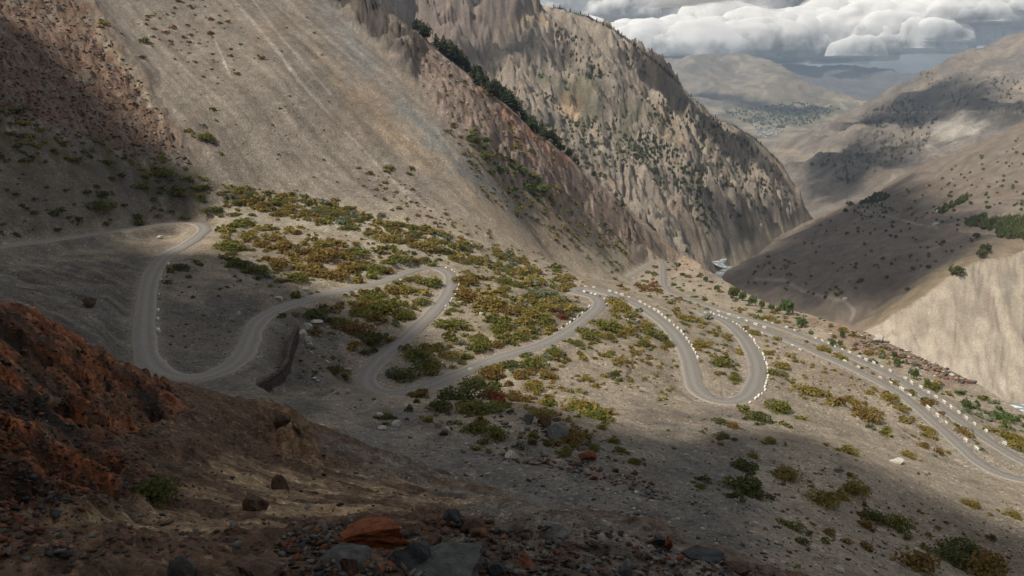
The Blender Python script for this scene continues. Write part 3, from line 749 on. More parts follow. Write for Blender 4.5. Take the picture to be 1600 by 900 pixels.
def cloud(poly, base, thick, edge, grain, n=56, tilt=None, var=None):
    """a flat-based bank of cloud over the outline poly (world x, y)"""
    P = np.asarray(poly, float); lo_, hi = P.min(0) - edge * .2, P.max(0) + edge * .2
    X, Y = np.meshgrid(np.linspace(lo_[0], hi[0], n), np.linspace(lo_[1], hi[1], n), indexing='ij')
    sd = poly_sd(X, Y, P)
    ee = edge if var is None else var(X, Y)
    e = np.clip(sd / ee + .5, 0, 1)
    b = np.full(X.shape, float(base)) if tilt is None else tilt(X, Y)
    bump = fbm(X / (edge * 1.6), Y / (edge * 1.6), 4)
    zt = b + 2 + thick * np.sqrt(np.clip(e, 0, 1)) * (.7 + .5 * bump)
    zl = b - thick * .12 * e * (1 + bump)
    co = np.concatenate([np.stack([X, Y, zt], -1).reshape(-1, 3), np.stack([X, Y, zl], -1).reshape(-1, 3)])
    ix = np.arange(n * n).reshape(n, n)
    q = np.stack([ix[:-1, :-1], ix[1:, :-1], ix[1:, 1:], ix[:-1, 1:]], -1).reshape(-1, 4)
    keep = (sd.ravel()[q] > -edge * .5).any(1); q = q[keep]
    me = bpy.data.meshes.new('cloud'); raw_mesh(me, co, np.concatenate([q, q[:, ::-1] + n * n]))
    me.polygons.foreach_set('use_smooth', np.ones(len(me.polygons), bool))
    ev = np.tile(e.ravel(), 2).astype(np.float32)
    me.attributes.new('depth', 'FLOAT', 'POINT').data.foreach_set('value', ev)
    me.attributes.new('grain', 'FLOAT', 'POINT').data.foreach_set('value', np.full(len(co), grain, np.float32))
    me.materials.append(CLOUD)
    o = bpy.data.objects.new('cloud', me); col.objects.link(o); o['kind'] = 'structure'
    return o
def above(L, base):
    """outline of the cloud at height base whose shade falls on the ground points L"""
    out = []
    for p in L:
        if len(p) == 2: p = hit(*p)
        if p is None: continue
        t = (base - p[2]) / SUN.z
        out.append((p[0] + SUN.x * t, p[1] + SUN.y * t))
    return out
def hp(*L): return [SHEETS['hill'].hit(*q) for q in L]
CB = 1010.0
shade = hp((40,60),(110,130),(190,205),(280,275),(345,322),(290,336),(215,346),(180,362),(215,396),(340,398),(430,440),(520,475),(610,505),(690,580),(800,640),(950,690),(1090,690),(1210,660),(1300,710),(1400,760),(1500,800),(1590,840))
shade += [np.array([260, 110, -60]), np.array([420, -500, 0]), np.array([300, -1500, 0]), np.array([-1800, -1500, 0]), np.array([-1800, 500, 20]), np.array([-330, 420, 60])]  # unseen cloud carried far left and behind to block more sky light
cloud(above(shade, CB), CB, 12, 34, 1 / 45, n=210, var=lambda X, Y: 15 + 55 * smooth(-560, -380, X))
def op(key, *L):
    return [q for q in (SHEETS[key].hit(*p) for p in L) if q is not None]
cloud(above(op('opp', (1130,436),(1170,405),(1280,345),(1400,290),(1450,330),(1510,372),(1440,430),(1360,490),(1250,478)) , CB), CB, 60, 210, 1 / 90)
cloud(above(op('far', (1320,192),(1400,158),(1480,130),(1598,165),(1598,185),(1500,172),(1440,195)), CB), CB, 80, 330, 1 / 120)
cloud(above(op('far', (1260,262),(1330,225),(1400,235),(1390,262),(1300,310)), CB), CB, 80, 380, 1 / 120)
cloud(above(op('mtn', (1090,300),(1140,325),(1180,340),(1140,380),(1080,385)), CB), CB, 120, 90, 1 / 90)
cloud(above(op('mtn', (690,70),(760,75),(830,60),(850,75),(760,110),(700,100)), CB), CB, 120, 80, 1 / 90)
cloud(above(op('mtn', (990,70),(1040,120),(1120,190),(1180,230),(1210,290),(1150,260),(1060,180),(980,110)), CB), CB, 120, 80, 1 / 90)
cloud(above(op('bas', (1075,150),(1150,150),(1290,170),(1250,180),(1150,165)), CB), CB, 100, 500, 1 / 300)
# cumulus piled on the far summits: billowing heaps with ragged, thinning feet
import bmesh
def billow(P, f, o=5):
    s = np.zeros(len(P)); a = 1.0
    for k in range(o):
        s += a * (np.abs(perlin(P[:, 0] * f + 3 * k, P[:, 1] * f)) + np.abs(perlin(P[:, 1] * f + 9, P[:, 2] * f + 5 * k)) + np.abs(perlin(P[:, 2] * f - 4 * k, P[:, 0] * f + 2)) - .75) / 1.5
        a *= .46; f *= 2.1
    return s
def cumulus(name_seed, heaps, grain, foot):
    r = np.random.default_rng(name_seed); CO, FA, DE = [], [], []; off = 0
    tmpl = {}
    for sdv in (4, 5):
        bm = bmesh.new(); bmesh.ops.create_icosphere(bm, subdivisions=sdv, radius=1.0); bm.verts.index_update()
        tmpl[sdv] = (np.array([v.co[:] for v in bm.verts]), np.array([[v.index for v in f.verts] for f in bm.faces])); bm.free()
    for cx, cy, cz, R in heaps:
        co, fa = tmpl[5 if R > 640 else 4]
        P = co * np.array([R * 1.5, R * .32, R * .8]) + np.array([cx, cy, cz])
        P = P + co * (R * .24 * billow(P, 1 / (R * 1.6)))[:, None]
        b = max(foot(cx, cy), cz - .12 * R); low = P[:, 2] < b
        P[low, 2] = np.maximum(b - (b - P[low, 2]) * .12, 1006)
        DE.append(.5 * smooth(-40, 330, P[:, 2] - b + 90 * fbm(P[:, 0] / 420, P[:, 1] / 420, 3)))
        CO.append(P); FA.append(fa + off); off += len(P)
    me = bpy.data.meshes.new('cloud'); raw_mesh(me, np.concatenate(CO), np.concatenate(FA))
    me.polygons.foreach_set('use_smooth', np.ones(len(me.polygons), bool))
    me.attributes.new('depth', 'FLOAT', 'POINT').data.foreach_set('value', np.concatenate(DE).astype(np.float32))
    me.attributes.new('grain', 'FLOAT', 'POINT').data.foreach_set('value', np.full(off, grain, np.float32))
    me.materials.append(CUMULUS); o = bpy.data.objects.new('cloud', me); col.objects.link(o); o['kind'] = 'structure'
rc = np.random.default_rng(12)
def foot(cx, cy): return 1018 + 520 * smooth(.42, .66, cx / cy)
heaps = []
for k in range(110):
    u = rc.uniform(780, 1750); d = rc.uniform(12300, 13800); p = at(u, 190, d); R = rc.uniform(300, 760)
    heaps.append((p[0], p[1], foot(p[0], p[1]) + R * rc.uniform(-.1, .5), R))
for k in range(60):
    u = rc.uniform(760, 1800); d = rc.uniform(14000, 15200); p = at(u, 190, d); R = rc.uniform(600, 1000)
    heaps.append((p[0], p[1], 2000 + 350 * smooth(.44, .68, p[0] / p[1]) + rc.uniform(-500, 700), R))
cumulus(5, heaps, 1 / 420, foot)

# ------------------------------------------------------------------ air
def haze():
    me = bpy.data.meshes.new('haze')
    X0, X1, Y0, Y1, Z0, Z1 = -9000, 16000, -5000, 17500, -430, 1000
    v = [(X, Y, Z) for Z in (Z0, Z1) for X, Y in ((X0, Y0), (X1, Y0), (X1, Y1), (X0, Y1))]
    me.from_pydata(v, [], [(3, 2, 1, 0), (4, 5, 6, 7), (0, 1, 5, 4), (1, 2, 6, 5), (2, 3, 7, 6), (3, 0, 4, 7)])
    m = bpy.data.materials.new('haze_air'); m.use_nodes = True
    n, l = m.node_tree.nodes, m.node_tree.links; n.remove(n['Principled BSDF'])
    pv = N(n, 'ShaderNodeVolumePrincipled'); pv.inputs['Color'].default_value = (.60, .78, 1.0, 1); pv.inputs['Density'].default_value = 8.5e-5; pv.inputs['Anisotropy'].default_value = .25
    l.new(pv.outputs[0], n['Material Output'].inputs['Volume'])
    me.materials.append(m); o = bpy.data.objects.new('haze', me); col.objects.link(o); o['kind'] = 'stuff'
    o['label'] = 'thin pale haze that fades the far mountains'; o['category'] = 'haze'
haze()

# ------------------------------------------------------------------ things: helpers
def tag(o, label=None, cat=None, group=None, kind=None):
    if label: o['label'] = label
    if cat: o['category'] = cat
    if group: o['group'] = group
    if kind: o['kind'] = kind
    return o
def link(name, me, loc=(0, 0, 0), rot=(0, 0, 0), scl=(1, 1, 1), parent=None):
    o = bpy.data.objects.new(name, me); col.objects.link(o)
    o.location = loc; o.rotation_euler = rot; o.scale = scl
    if parent: o.parent = parent
    return o
def empty(name, loc, rot=(0, 0, 0), scl=(1, 1, 1)):
    o = link(name, None, loc, rot, scl); o.empty_display_size = .3; return o
def mesh_of(name, co, faces, mat, colors=None, smoothf=False):
    me = bpy.data.meshes.new(name)
    fa = np.asarray(faces)
    raw_mesh(me, np.asarray(co), fa)
    if colors is not None:
        c = np.ones((len(co), 4), np.float32); c[:, :3] = colors
        me.attributes.new('Col', 'FLOAT_COLOR', 'POINT').data.foreach_set('color', c.ravel())
    if smoothf: me.polygons.foreach_set('use_smooth', np.ones(len(fa), bool))
    me.materials.append(mat); return me
ORD = ['first','second','third','fourth','fifth','sixth','seventh','eighth','ninth','tenth','eleventh','twelfth','thirteenth','fourteenth','fifteenth','sixteenth','seventeenth','eighteenth','nineteenth','twentieth']
TENS = {2: 'twenty', 3: 'thirty', 4: 'forty', 5: 'fifty', 6: 'sixty', 7: 'seventy', 8: 'eighty', 9: 'ninety'}
def nth(i):
    if i < 20: return ORD[i]
    t, k = divmod(i + 1, 10)
    if k == 0: return TENS[t][:-1] + 'ieth'
    return TENS[t] + '-' + ORD[k - 1]
def road_d(p):
    return np.min(np.hypot(RC[:, 0] - p[0], RC[:, 1] - p[1]))
def in_poly(u, v, P):
    return poly_sd(np.array([u]), np.array([v]), P)[0] > 0
def rand_in(P, n, r):
    P = np.asarray(P, float); out = []
    while len(out) < n:
        u = r.uniform(P[:, 0].min(), P[:, 0].max(), 4 * n); v = r.uniform(P[:, 1].min(), P[:, 1].max(), 4 * n)
        k = poly_sd(u, v, P) > 0
        out += list(zip(u[k], v[k]))
    return out[:n]

# ------------------------------------------------------------------ parapets along the outer edges of the road
WHITE = plain_material('whitewash', (.66, .64, .60), .4, 2.5, .9)
SOOT = plain_material('weathered_black_paint', (.06, .058, .055), .4, 2.0, .9)
def box_bm(sx, sy, sz, z0=0.0, bev=.04, x0=0.0):
    """a box with chamfered top edges, standing on z0"""
    hx, hy = sx / 2, sy / 2; z1 = z0 + sz
    co = []
    for (a, b, zz) in [(hx, hy, z0), (hx, hy, z1 - bev), (hx - bev, hy - bev, z1)]:
        co += [(x0 - a, -b, zz), (x0 + a, -b, zz), (x0 + a, b, zz), (x0 - a, b, zz)]
    f = [(3, 2, 1, 0), (8, 9, 10, 11)]
    for k in (0, 4):
        for i in range(4):
            j = (i + 1) % 4; f.append((k + i, k + j, k + 4 + j, k + 4 + i))
    return co, f
def box_mesh(name, sx, sy, sz, z0, mat, x0=0.0, bev=.04):
    co, f = box_bm(sx, sy, sz, z0, bev, x0); return mesh_of(name, co, f, mat)
BLOCK_W = box_mesh('parapet_block', 1.1, .45, .9, -.3, WHITE)
BLOCK_B = box_mesh('parapet_block', 1.1, .45, .9, -.3, SOOT)
CAP = box_mesh('cap', 1.9, .46, .34, .38, WHITE)
PIER = box_mesh('pier', .4, .42, .74, -.35, WHITE)
def along(px, spacing, only=('hill',)):
    """points every spacing metres along a pixel line on the ground, with heading"""
    w = [hit(u, v, only) for u, v in catmull(px, 8)]
    w = np.array([p for p in w if p is not None])
    w = resample(w, .25, 2)
    k = max(1, int(spacing / .25)); P = w[::k]
    T = np.gradient(w[:, :2], axis=0)[::k]
    return [(np.array([p[0], p[1], HILL.height(p[0], p[1])]), math.atan2(t[1], t[0])) for p, t in zip(P, T)]
def shoulder(P, off=ROAD_W + .45):
    """move a parapet spot to just outside the nearest road edge"""
    i = np.argmin(np.hypot(RC[:, 0] - P[0], RC[:, 1] - P[1])); c = RC[i]
    d = P[:2] - c[:2]; L = np.linalg.norm(d)
    t = RC[min(i + 1, len(RC) - 1)] - RC[max(i - 1, 0)]
    n = np.array([t[1], -t[0]]) / np.hypot(t[0], t[1])
    s = 1 if d @ n >= 0 else -1
    return np.array([*(c[:2] + s * n * off), c[2] - .12]), math.atan2(t[1], t[0])
rows = [
 ('second hairpin', [(712,418),(714,436),(709,455),(700,470),(690,483)], 3.2, 'block'),
 ('fourth hairpin', [(913,457),(928,462),(938,470),(930,484),(910,500),(886,517)], 2.7, 'mixed'),
 ('long curve below the fourth hairpin', [(920,447),(945,454),(972,464),(1000,477),(1030,495),(1056,515),(1075,535),(1092,560)], 3.9, 'cap'),
 ('outer side of the fifth hairpin', [(1104,488),(1120,495),(1136,504),(1160,523),(1178,543),(1190,568),(1191,596),(1184,617),(1170,631)], 3.1, 'block'),
 ('lower of the two parallel roads', [(1120,488),(1160,502),(1200,520),(1240,537),(1300,562),(1350,583),(1392,604),(1432,630),(1470,657),(1514,687),(1540,705)], 5.2, 'cap'),
 ('upper of the two parallel roads', [(1200,502),(1240,514),(1290,534),(1340,557),(1390,581),(1434,603),(1470,630),(1514,660),(1562,696),(1605,724)], 5.2, 'cap'),
]
def reground(o): pass
n_par = 0
for rname, px, sp, kind in rows:
    i = 0; prev = None
    for P, hd in along(px, sp):
        Q, hd = shoulder(P)
        if prev is not None and np.linalg.norm(Q[:2] - prev[:2]) < sp * .55: continue
        prev = Q
        if rng.random() < .13: continue
        rot = (rng.normal(0, .06), rng.normal(0, .06), hd + rng.normal(0, .10)); s = rng.uniform(.68, 1.1); Q[:2] += rng.normal(0, .15, 2)
        place = f'{nth(i)} along the {rname}'
        if kind == 'cap':
            e = empty('parapet', Q, rot, (s, s, s))
            link('cap', CAP, parent=e)
            for x0 in (-.72, 0, .72): link('pier', PIER, (x0, 0, 0), parent=e)
            tag(e, f'whitewashed parapet with openings, {place}', 'parapet', f'parapets along the {rname}')
        else:
            black = kind == 'mixed' and i % 3 == 1
            o = link('parapet_block', BLOCK_B if black else BLOCK_W, Q, rot, (s, s, s * rng.uniform(.85, 1.1)))
            tag(o, f"{'blackened' if black else 'whitewashed'} parapet block, {place}", 'parapet block', f'parapet blocks along the {rname}')
        i += 1; n_par += 1
for i, (u, v, w) in enumerate([(263,414,1),(255,438,.7),(248,462,.7),(247,486,1),(245,501,1.1),(249,517,1.2)]):
    P, hd = shoulder(hit(u, v, ('hill',)))
    o = link('parapet_block', BLOCK_W, P, (0, .05, hd + .2 * (i % 3 - 1)), (w, w, w))
    tag(o, f'{nth(i)} whitewashed block from the top beside the shaded left road', 'parapet block', 'parapet blocks beside the shaded left road')

# ------------------------------------------------------------------ dry-stone retaining walls
STONE = plain_material('wall_stone', (.2, .18, .16), .4, 1.5, .95, .05, attr='Col')
def stone_wall(px, h, label, tint, thick=.9, drop=.0, level=None):
    if level is None:
        P = along(px, .55)
    else:                                            # the top stands level with the road beside it
        w = resample(np.array([ray(u, v) * (level / ray(u, v)[2]) for u, v in catmull(px, 8)]), .55, 1)
        T = np.gradient(w[:, :2], axis=0); P = [(p, math.atan2(t[1], t[0])) for p, t in zip(w, T)]
    e = empty('retaining_wall', P[0][0]); base = P[0][0]
    co, fa, cl = [], [], []
    course = .42; nc = int(h / course)
    for k in range(nc):
        for j, (p, hd) in enumerate(P):
            L = .55 * rng.uniform(.8, 1.05); hh = course * rng.uniform(.82, 1.0); ty = thick * rng.uniform(.85, 1.15)
            c, f = box_bm(L, ty, hh, 0, .05)
            c = np.array(c); c[:, :2] += rng.normal(0, .02, (len(c), 2))
            ca, sa = math.cos(hd), math.sin(hd); sh = (.27 if k % 2 else 0)
            X = c[:, 0] + sh; Y = c[:, 1] + .06 * (nc - k) * 0
            w = np.stack([X * ca - Y * sa + p[0], X * sa + Y * ca + p[1], c[:, 2] + p[2] + drop - (k + 1) * course], -1) - base
            fa += [tuple(len(co) + i for i in q) for q in f]
            co += w.tolist(); cl += [np.array(tint) * rng.uniform(.6, 1.35)] * len(w)
    me = mesh_of('stonework', co, fa, STONE, np.array(cl)); o = link('stonework', me, parent=e); tag(o, kind='stuff')
    tag(e, label, 'wall'); return e
stone_wall([(392,604),(425,588),(446,566),(452,540),(464,508)], 5.0, 'dark reddish dry-stone wall below the shaded road curve', (.078, .06, .052), drop=.1, level=ZWALL)
stone_wall([(644,528),(668,507),(690,485),(704,468)], 1.9, 'low grey stone wall under the arm below the second hairpin', (.17, .16, .145), drop=-.15)
stone_wall([(300,398),(318,384),(336,366)], 2.2, 'low dark stone wall under the topmost hairpin', (.10, .095, .09), drop=-.1)
stone_wall([(884,522),(906,506),(930,488),(940,474)], 1.6, 'low stone wall under the fourth hairpin parapet', (.15, .13, .115), drop=-.25)

# ------------------------------------------------------------------ shrubs
LEAF = plain_material('shrub_leaves', (.1, .1, .04), .25, 1.0, .8, attr='Col', transl=.35)
BARK = plain_material('bark', (.09, .07, .055), .35, 3.0)
PAL = dict(G=((.105, .12, .024), (.20, .195, .045)), Y=((.20, .165, .04), (.31, .245, .07)), R=((.17, .105, .03), (.25, .165, .05)), B=((.15, .045, .022), (.19, .07, .03)),
           S=((.14, .16, .10), (.2, .21, .14)), D=((.075, .088, .025), (.125, .13, .042)), T=((.075, .115, .035), (.13, .17, .06)), J=((.022, .03, .014), (.05, .06, .027)))
WORD = dict(G='olive green', Y='yellowish', R='rust brown', B='dark red', S='silvery green', D='dark green', T='bright green', J='blackish green')
def cards(P, nrm, size, r):
    """small tilted leaf sprays, one quad each, at points P"""
    n = len(P); a = r.normal(size=(n, 3)) + nrm * .9; a /= np.linalg.norm(a, axis=1)[:, None]
    t = np.cross(a, r.normal(size=(n, 3))); t /= np.linalg.norm(t, axis=1)[:, None] + 1e-9
    b = np.cross(a, t); s = (size * r.uniform(.6, 1.4, n))[:, None]
    co = np.stack([P - t * s - b * s * .55, P + t * s * .8 - b * s * .7, P + t * s + b * s * .55, P - t * s * .7 + b * s * .8], 1).reshape(-1, 3)
    return co, np.arange(4 * n).reshape(n, 4)
def shrub_geo(n, size, key, r, h=.46, lobes=7):
    L = []
    for i in range(lobes):
        a = r.uniform(0, 6.28); d = .30 * math.sqrt(r.random()); q = r.uniform(.16, .27)
        L.append((d * math.cos(a), d * math.sin(a), q))
    P, Nn = [], []
    for i in range(n):
        cx, cy, q = L[i % lobes]; v = r.normal(size=3); v /= np.linalg.norm(v); v[2] = abs(v[2]) if r.random() < .85 else v[2]
        rad = q * (.55 + .5 * r.random() ** .5)
        P.append((cx + v[0] * rad, cy + v[1] * rad, max(.01, v[2] * rad * 1.25 * h / .46 + .05))); Nn.append(v)
    P = np.array(P); co, f = cards(P, np.array(Nn), size, r)
    c0, c1 = np.array(PAL[key][0]), np.array(PAL[key][1])
    lob = r.uniform(-.25, .25, lobes)[np.arange(n) % lobes]
    t = np.clip(r.random(n) + lob, 0, 1)[:, None]; cc = c0 * (1 - t) + c1 * t
    if key in 'GYR':
        o = r.random(n) < .09; alt = PAL['R' if key != 'R' else 'G']; cc[o] = np.array(alt[1]) * .9
    return co, f, np.repeat(cc, 4, 0)
r5 = np.random.default_rng(21)
PROTO = {}
for key in PAL:
    PROTO[key] = []
    for k in range(3):
        co, f, cc = shrub_geo(900, .026, key, r5, lobes=10); 
        PROTO[key].append(mesh_of('foliage', co, f, LEAF, cc))
def stems_mesh():
    co, fa = [], []
    for i in range(9):
        a = 6.28 * i / 9 + r5.uniform(-.3, .3); L = r5.uniform(.22, .36); w = .008
        b = np.array([.03 * math.cos(a), .03 * math.sin(a), -.05]); t = np.array([L * .8 * math.cos(a), L * .8 * math.sin(a), L * .6])
        s = np.array([-math.sin(a), math.cos(a), 0]) * w; z = np.array([0, 0, w])
        k = len(co); co += [b - s, b + z, b + s, t - s * .4, t + z * .4, t + s * .4]
        fa += [(k, k + 1, k + 4, k + 3), (k + 1, k + 2, k + 5, k + 4), (k + 2, k, k + 3, k + 5)]
    return mesh_of('stems', co, fa, BARK)
STEMS = stems_mesh()
SHRUBS = """361,334,20,G 388,346,35,G 412,356,20,Y 361,381,45,G 388,366,30,Y 378,408,45,D 405,421,35,D 408,381,25,R 442,378,40,R 432,408,40,R 479,388,45,R 506,395,50,R 472,432,40,G 526,428,40,R 506,378,30,Y 472,415,30,Y
327,325,35,D 280,416,28,D 260,440,15,D 550,415,45,R 587,418,35,G 567,388,45,G 608,371,35,Y 631,400,35,G 663,403,18,G 700,393,20,D 668,381,45,Y 665,437,46,G 597,475,60,G 577,463,40,G 564,475,30,Y 624,489,35,G 657,469,32,G 631,450,36,Y
550,506,60,R 574,523,50,D 491,488,40,D 535,500,40,G 588,530,36,D 520,576,35,D 655,550,52,G 682,540,25,G 631,580,50,D 672,568,42,G 705,551,32,Y 746,538,38,G 773,535,28,R 729,435,35,R 729,455,50,R 705,499,46,G 766,469,50,Y 786,438,25,G
808,445,22,G 834,435,40,Y 790,479,40,R 820,482,45,Y 844,455,46,S 854,475,40,Y 854,502,36,G 824,499,35,Y 786,509,40,G 813,523,30,G 830,513,22,G 878,494,20,B 888,474,22,Y 867,467,30,Y 880,446,22,Y 763,580,46,R 803,566,35,D 834,563,46,G 864,548,32,G
857,583,35,R 735,593,46,D 817,583,35,R 938,502,46,G 967,478,35,Y 918,521,30,G 945,523,25,Y 979,516,35,Y 1009,506,30,Y 1023,519,32,G 1002,533,25,G 1043,537,20,G 901,534,22,G 950,467,30,Y 989,490,22,Y 996,504,16,S 911,560,16,Y 965,562,20,Y 960,583,18,D 918,590,20,Y 992,550,20,Y
719,612,66,D 684,634,44,D 749,634,60,G 766,617,40,B 807,620,40,R 739,667,35,G 773,674,45,G 847,644,42,Y 901,630,55,Y 935,646,52,G 888,678,45,R 881,705,25,G 830,678,20,G 861,617,16,Y 959,688,20,G 969,701,18,G 992,720,22,G 830,602,35,Y 604,651,20,D 854,691,18,D 928,698,25,G
1208,632,42,G 1187,650,38,D 1121,657,22,D 1124,681,24,D 1143,664,20,R 1202,688,22,Y 1175,711,18,Y 1165,728,40,D 1158,752,60,D 1185,769,35,D 1229,742,38,Y 1330,705,30,Y 1419,710,22,Y 1441,694,18,R 1468,706,14,R 1286,779,55,Y 1337,762,38,Y 1357,801,35,D 1398,816,42,G
1235,816,38,G 1293,830,24,R 1323,846,16,R 1252,846,22,D 1094,759,18,G 1516,786,24,Y 1580,802,22,Y 1426,873,65,R 1482,867,45,D 1499,856,45,D 1532,883,60,R 1549,840,14,D 1333,627,22,Y 1347,640,45,R 1387,620,28,Y 1406,637,20,Y 1414,656,15,Y 1455,671,26,Y 1259,607,42,Y
1492,668,32,R 1440,627,25,R 1455,603,22,G 1560,647,32,T 1509,635,14,T 1573,681,34,Y 1536,671,16,Y 1566,694,30,Y 1073,496,30,Y 1133,525,20,Y 1158,550,15,Y 1097,535,28,Y 1120,562,32,G 1138,570,18,G 1199,550,18,Y 1219,570,28,Y 1209,580,24,G 1149,590,22,G 1192,495,26,Y 1173,518,20,Y
1303,556,18,Y 1274,543,22,Y 1360,550,18,Y 1111,496,16,S 1215,530,12,Y 1235,556,14,Y 312,212,30,G 165,35,18,Y 228,64,16,G 335,170,12,Y 410,90,12,Y 370,115,10,G 150,318,44,D 215,290,26,G 270,300,22,D 256,268,26,G 610,262,14,G 640,272,12,G
578,270,12,R 560,262,8,R 640,262,14,G 780,262,30,T 815,262,26,T 845,290,34,T 735,215,24,D 700,205,14,G 760,240,24,G 235,770,66,D""".split()
ZONES = [('on the left scree', [(130,-10),(560,-10),(700,300),(560,330),(340,300)]),
 ('in the shaded slope at left', [(-10,150),(330,280),(345,345),(200,350),(-10,390)]),
 ('above the second hairpin', [(335,300),(600,320),(720,405),(640,415),(470,455),(340,400)]),
 ('inside the second hairpin', [(470,460),(640,425),(700,425),(640,520),(570,560),(470,530)]),
 ('inside the third hairpin', [(590,590),(640,530),(720,520),(730,570),(640,610)]),
 ('between the second and fourth hairpins', [(700,400),(920,440),(930,480),(850,530),(720,575),(690,520)]),
 ('below the arm to the fourth hairpin', [(640,615),(900,515),(990,560),(1010,740),(660,720)]),
 ('beneath the shaded road curve', [(440,480),(600,560),(620,680),(440,640)]),
 ('between the fourth and fifth hairpins', [(880,520),(940,455),(1070,545),(1080,640),(990,660),(990,560)]),
 ('inside the fifth hairpin', [(1000,470),(1100,490),(1180,560),(1160,620),(1090,600)]),
 ('on the dim slope below the fifth hairpin', [(1000,640),(1210,600),(1340,660),(1620,790),(1620,910),(1000,910)]),
 ('between the parallel roads and the fifth hairpin', [(1100,495),(1200,520),(1420,625),(1540,735),(1340,660),(1195,600)]),
 ('between the two parallel roads', [(1150,490),(1300,540),(1600,720),(1530,710),(1300,575)]),
 ('on the strip above the parallel roads', [(960,380),(1110,430),(1290,490),(1620,640),(1620,720),(1440,610),(1200,500),(950,450)]),
 ('on the face of the near ridge', [(540,0),(700,60),(1080,400),(960,420),(700,310)])]
def zone_of(u, v):
    for nme, P in ZONES:
        if in_poly(u, v, P): return nme
    return 'on the road slope' if v < 640 else 'in the dark foreground'
spec = []
for s in SHRUBS:
    a, b, w, k = s.split(','); spec.append((float(a), float(b), float(w), k, True))
r6 = np.random.default_rng(33)
def zone_scatter(P, n, w0, w1, keys):
    for u, v in rand_in(P, n, r6):
        spec.append((u, v, w0 + (w1 - w0) * r6.random() ** 2, keys[r6.integers(len(keys))], False))
zone_scatter([(190,-5),(360,-5),(390,60),(330,150),(230,110)], 60, 3, 10, 'BBBRY')
zone_scatter([(200,0),(470,0),(620,280),(420,290)], 70, 2, 6, 'BRRYG')
zone_scatter([(340,285),(520,312),(700,365),(900,425),(880,440),(700,405),(520,350),(345,315)], 520, 4, 20, 'YYYGGRS')
zone_scatter([(345,350),(470,355),(640,395),(560,440),(450,440),(350,420)], 200, 3, 16, 'RYYG')
zone_scatter([(-5,160),(340,285),(330,320),(150,260),(-5,250)], 120, 5, 16, 'DGGY')
zone_scatter([(-5,260),(330,330),(200,345),(-5,375)], 50, 4, 14, 'D')
zone_scatter([(520,470),(650,430),(690,440),(640,500),(560,500)], 50, 8, 22, 'GGYR')
zone_scatter([(700,405),(900,440),(930,455),(900,500),(730,560),(690,520)], 380, 3, 18, 'YYRGG')
zone_scatter([(640,610),(900,520),(980,560),(960,650),(700,680)], 80, 5, 16, 'GRYD')
zone_scatter([(900,500),(950,460),(1060,530),(1060,640),(960,600)], 200, 2, 12, 'YYGR')
zone_scatter([(1000,455),(1150,480),(1200,580),(1110,590),(1060,510)], 170, 3, 13, 'YYGS')
zone_scatter([(940,440),(1060,400),(1110,435),(1270,490),(1420,560),(1400,580),(1180,500),(1000,460)], 300, 2, 12, 'YGRTS')
zone_scatter([(985,445),(1035,440),(1070,470),(1030,462)], 40, 5, 12, 'RRB')
zone_scatter([(1190,510),(1400,610),(1540,735),(1330,650),(1200,600)], 200, 2, 9, 'YYRS')
zone_scatter([(1210,510),(1400,590),(1590,720),(1400,605)], 60, 4, 14, 'YRG')
zone_scatter([(1400,550),(1600,650),(1600,720),(1450,610)], 60, 4, 16, 'YGTS')
zone_scatter([(700,190),(1000,370),(960,430),(760,310)], 330, 3, 11, 'GTYGR')
zone_scatter([(640,60),(900,240),(1040,380),(960,340),(700,150)], 90, 3, 8, 'DG')
zone_scatter([(730,195),(870,300),(840,310),(720,220)], 60, 6, 16, 'TGT')
zone_scatter([(600,250),(700,330),(900,420),(700,375),(560,300)], 170, 2, 9, 'GYR')
zone_scatter([(1000,650),(1300,650),(1600,800),(1600,900),(1250,900)], 130, 2, 8, 'YDGR')
zone_scatter([(500,600),(1000,660),(1000,760),(640,680)], 50, 2, 8, 'YDG')
zone_scatter([(230,400),(540,470),(520,560),(260,560)], 40, 2, 8, 'DGR')
placed = []
for u, v, w, k, manual in spec:
    p = hit(u, v + .18 * w, ('fore', 'hill') if v > 740 else ('hill',))
    if p is None: continue
    dist = float(np.linalg.norm(p)); wm = w / FOC * dist * 1.34
    if dist > 120 and road_d(p) < ROAD_W + .3 + .24 * wm:
        if not manual: continue
        i = np.argmin(np.hypot(RC[:, 0] - p[0], RC[:, 1] - p[1])); c = RC[i]; d = p[:2] - c[:2]; d /= np.linalg.norm(d) + 1e-6
        p = p.copy(); p[:2] = c[:2] + d * (ROAD_W + .5 + .3 * wm); p[2] = HILL.height(p[0], p[1])
    placed.append((w, u, v, p, wm, k))
placed.sort(key=lambda t: -t[0])
NUM = 285
top = sorted(placed[:NUM], key=lambda t: t[1]); rest = placed[NUM:]
count = {}
for w, u, v, p, wm, k in top:
    size = 'large' if w >= 40 else 'mid-sized' if w >= 22 else 'small'
    zn = zone_of(u, v); ck = (size, k, zn); i = count.get(ck, 0); count[ck] = i + 1
    hz = wm * r6.uniform(.65, .95) * (1.0 if wm < 6 else 6 / wm) ** .35
    e = empty('shrub', p - np.array([0, 0, .02 * wm]), (0, 0, r6.uniform(0, 6.28)), (wm, wm * r6.uniform(.8, 1.05), hz))
    link('foliage', PROTO[k][r6.integers(3)], parent=e)
    if w >= 14: link('stems', STEMS, parent=e)
    tag(e, f'{size} {WORD[k]} shrub {zn}, {nth(i)} such from left', 'shrub', 'shrubs on the road slope')
def join_stuff(name, parts, mat, label, cat):
    off = 0; CO, FA, CC = [], [], []
    for co, f, cc in parts:
        CO.append(co); FA.append(np.asarray(f) + off); CC.append(cc); off += len(co)
    o = link(name, mesh_of(name, np.concatenate(CO), np.concatenate(FA), mat, np.concatenate(CC)))
    tag(o, label, cat, kind='stuff'); return o
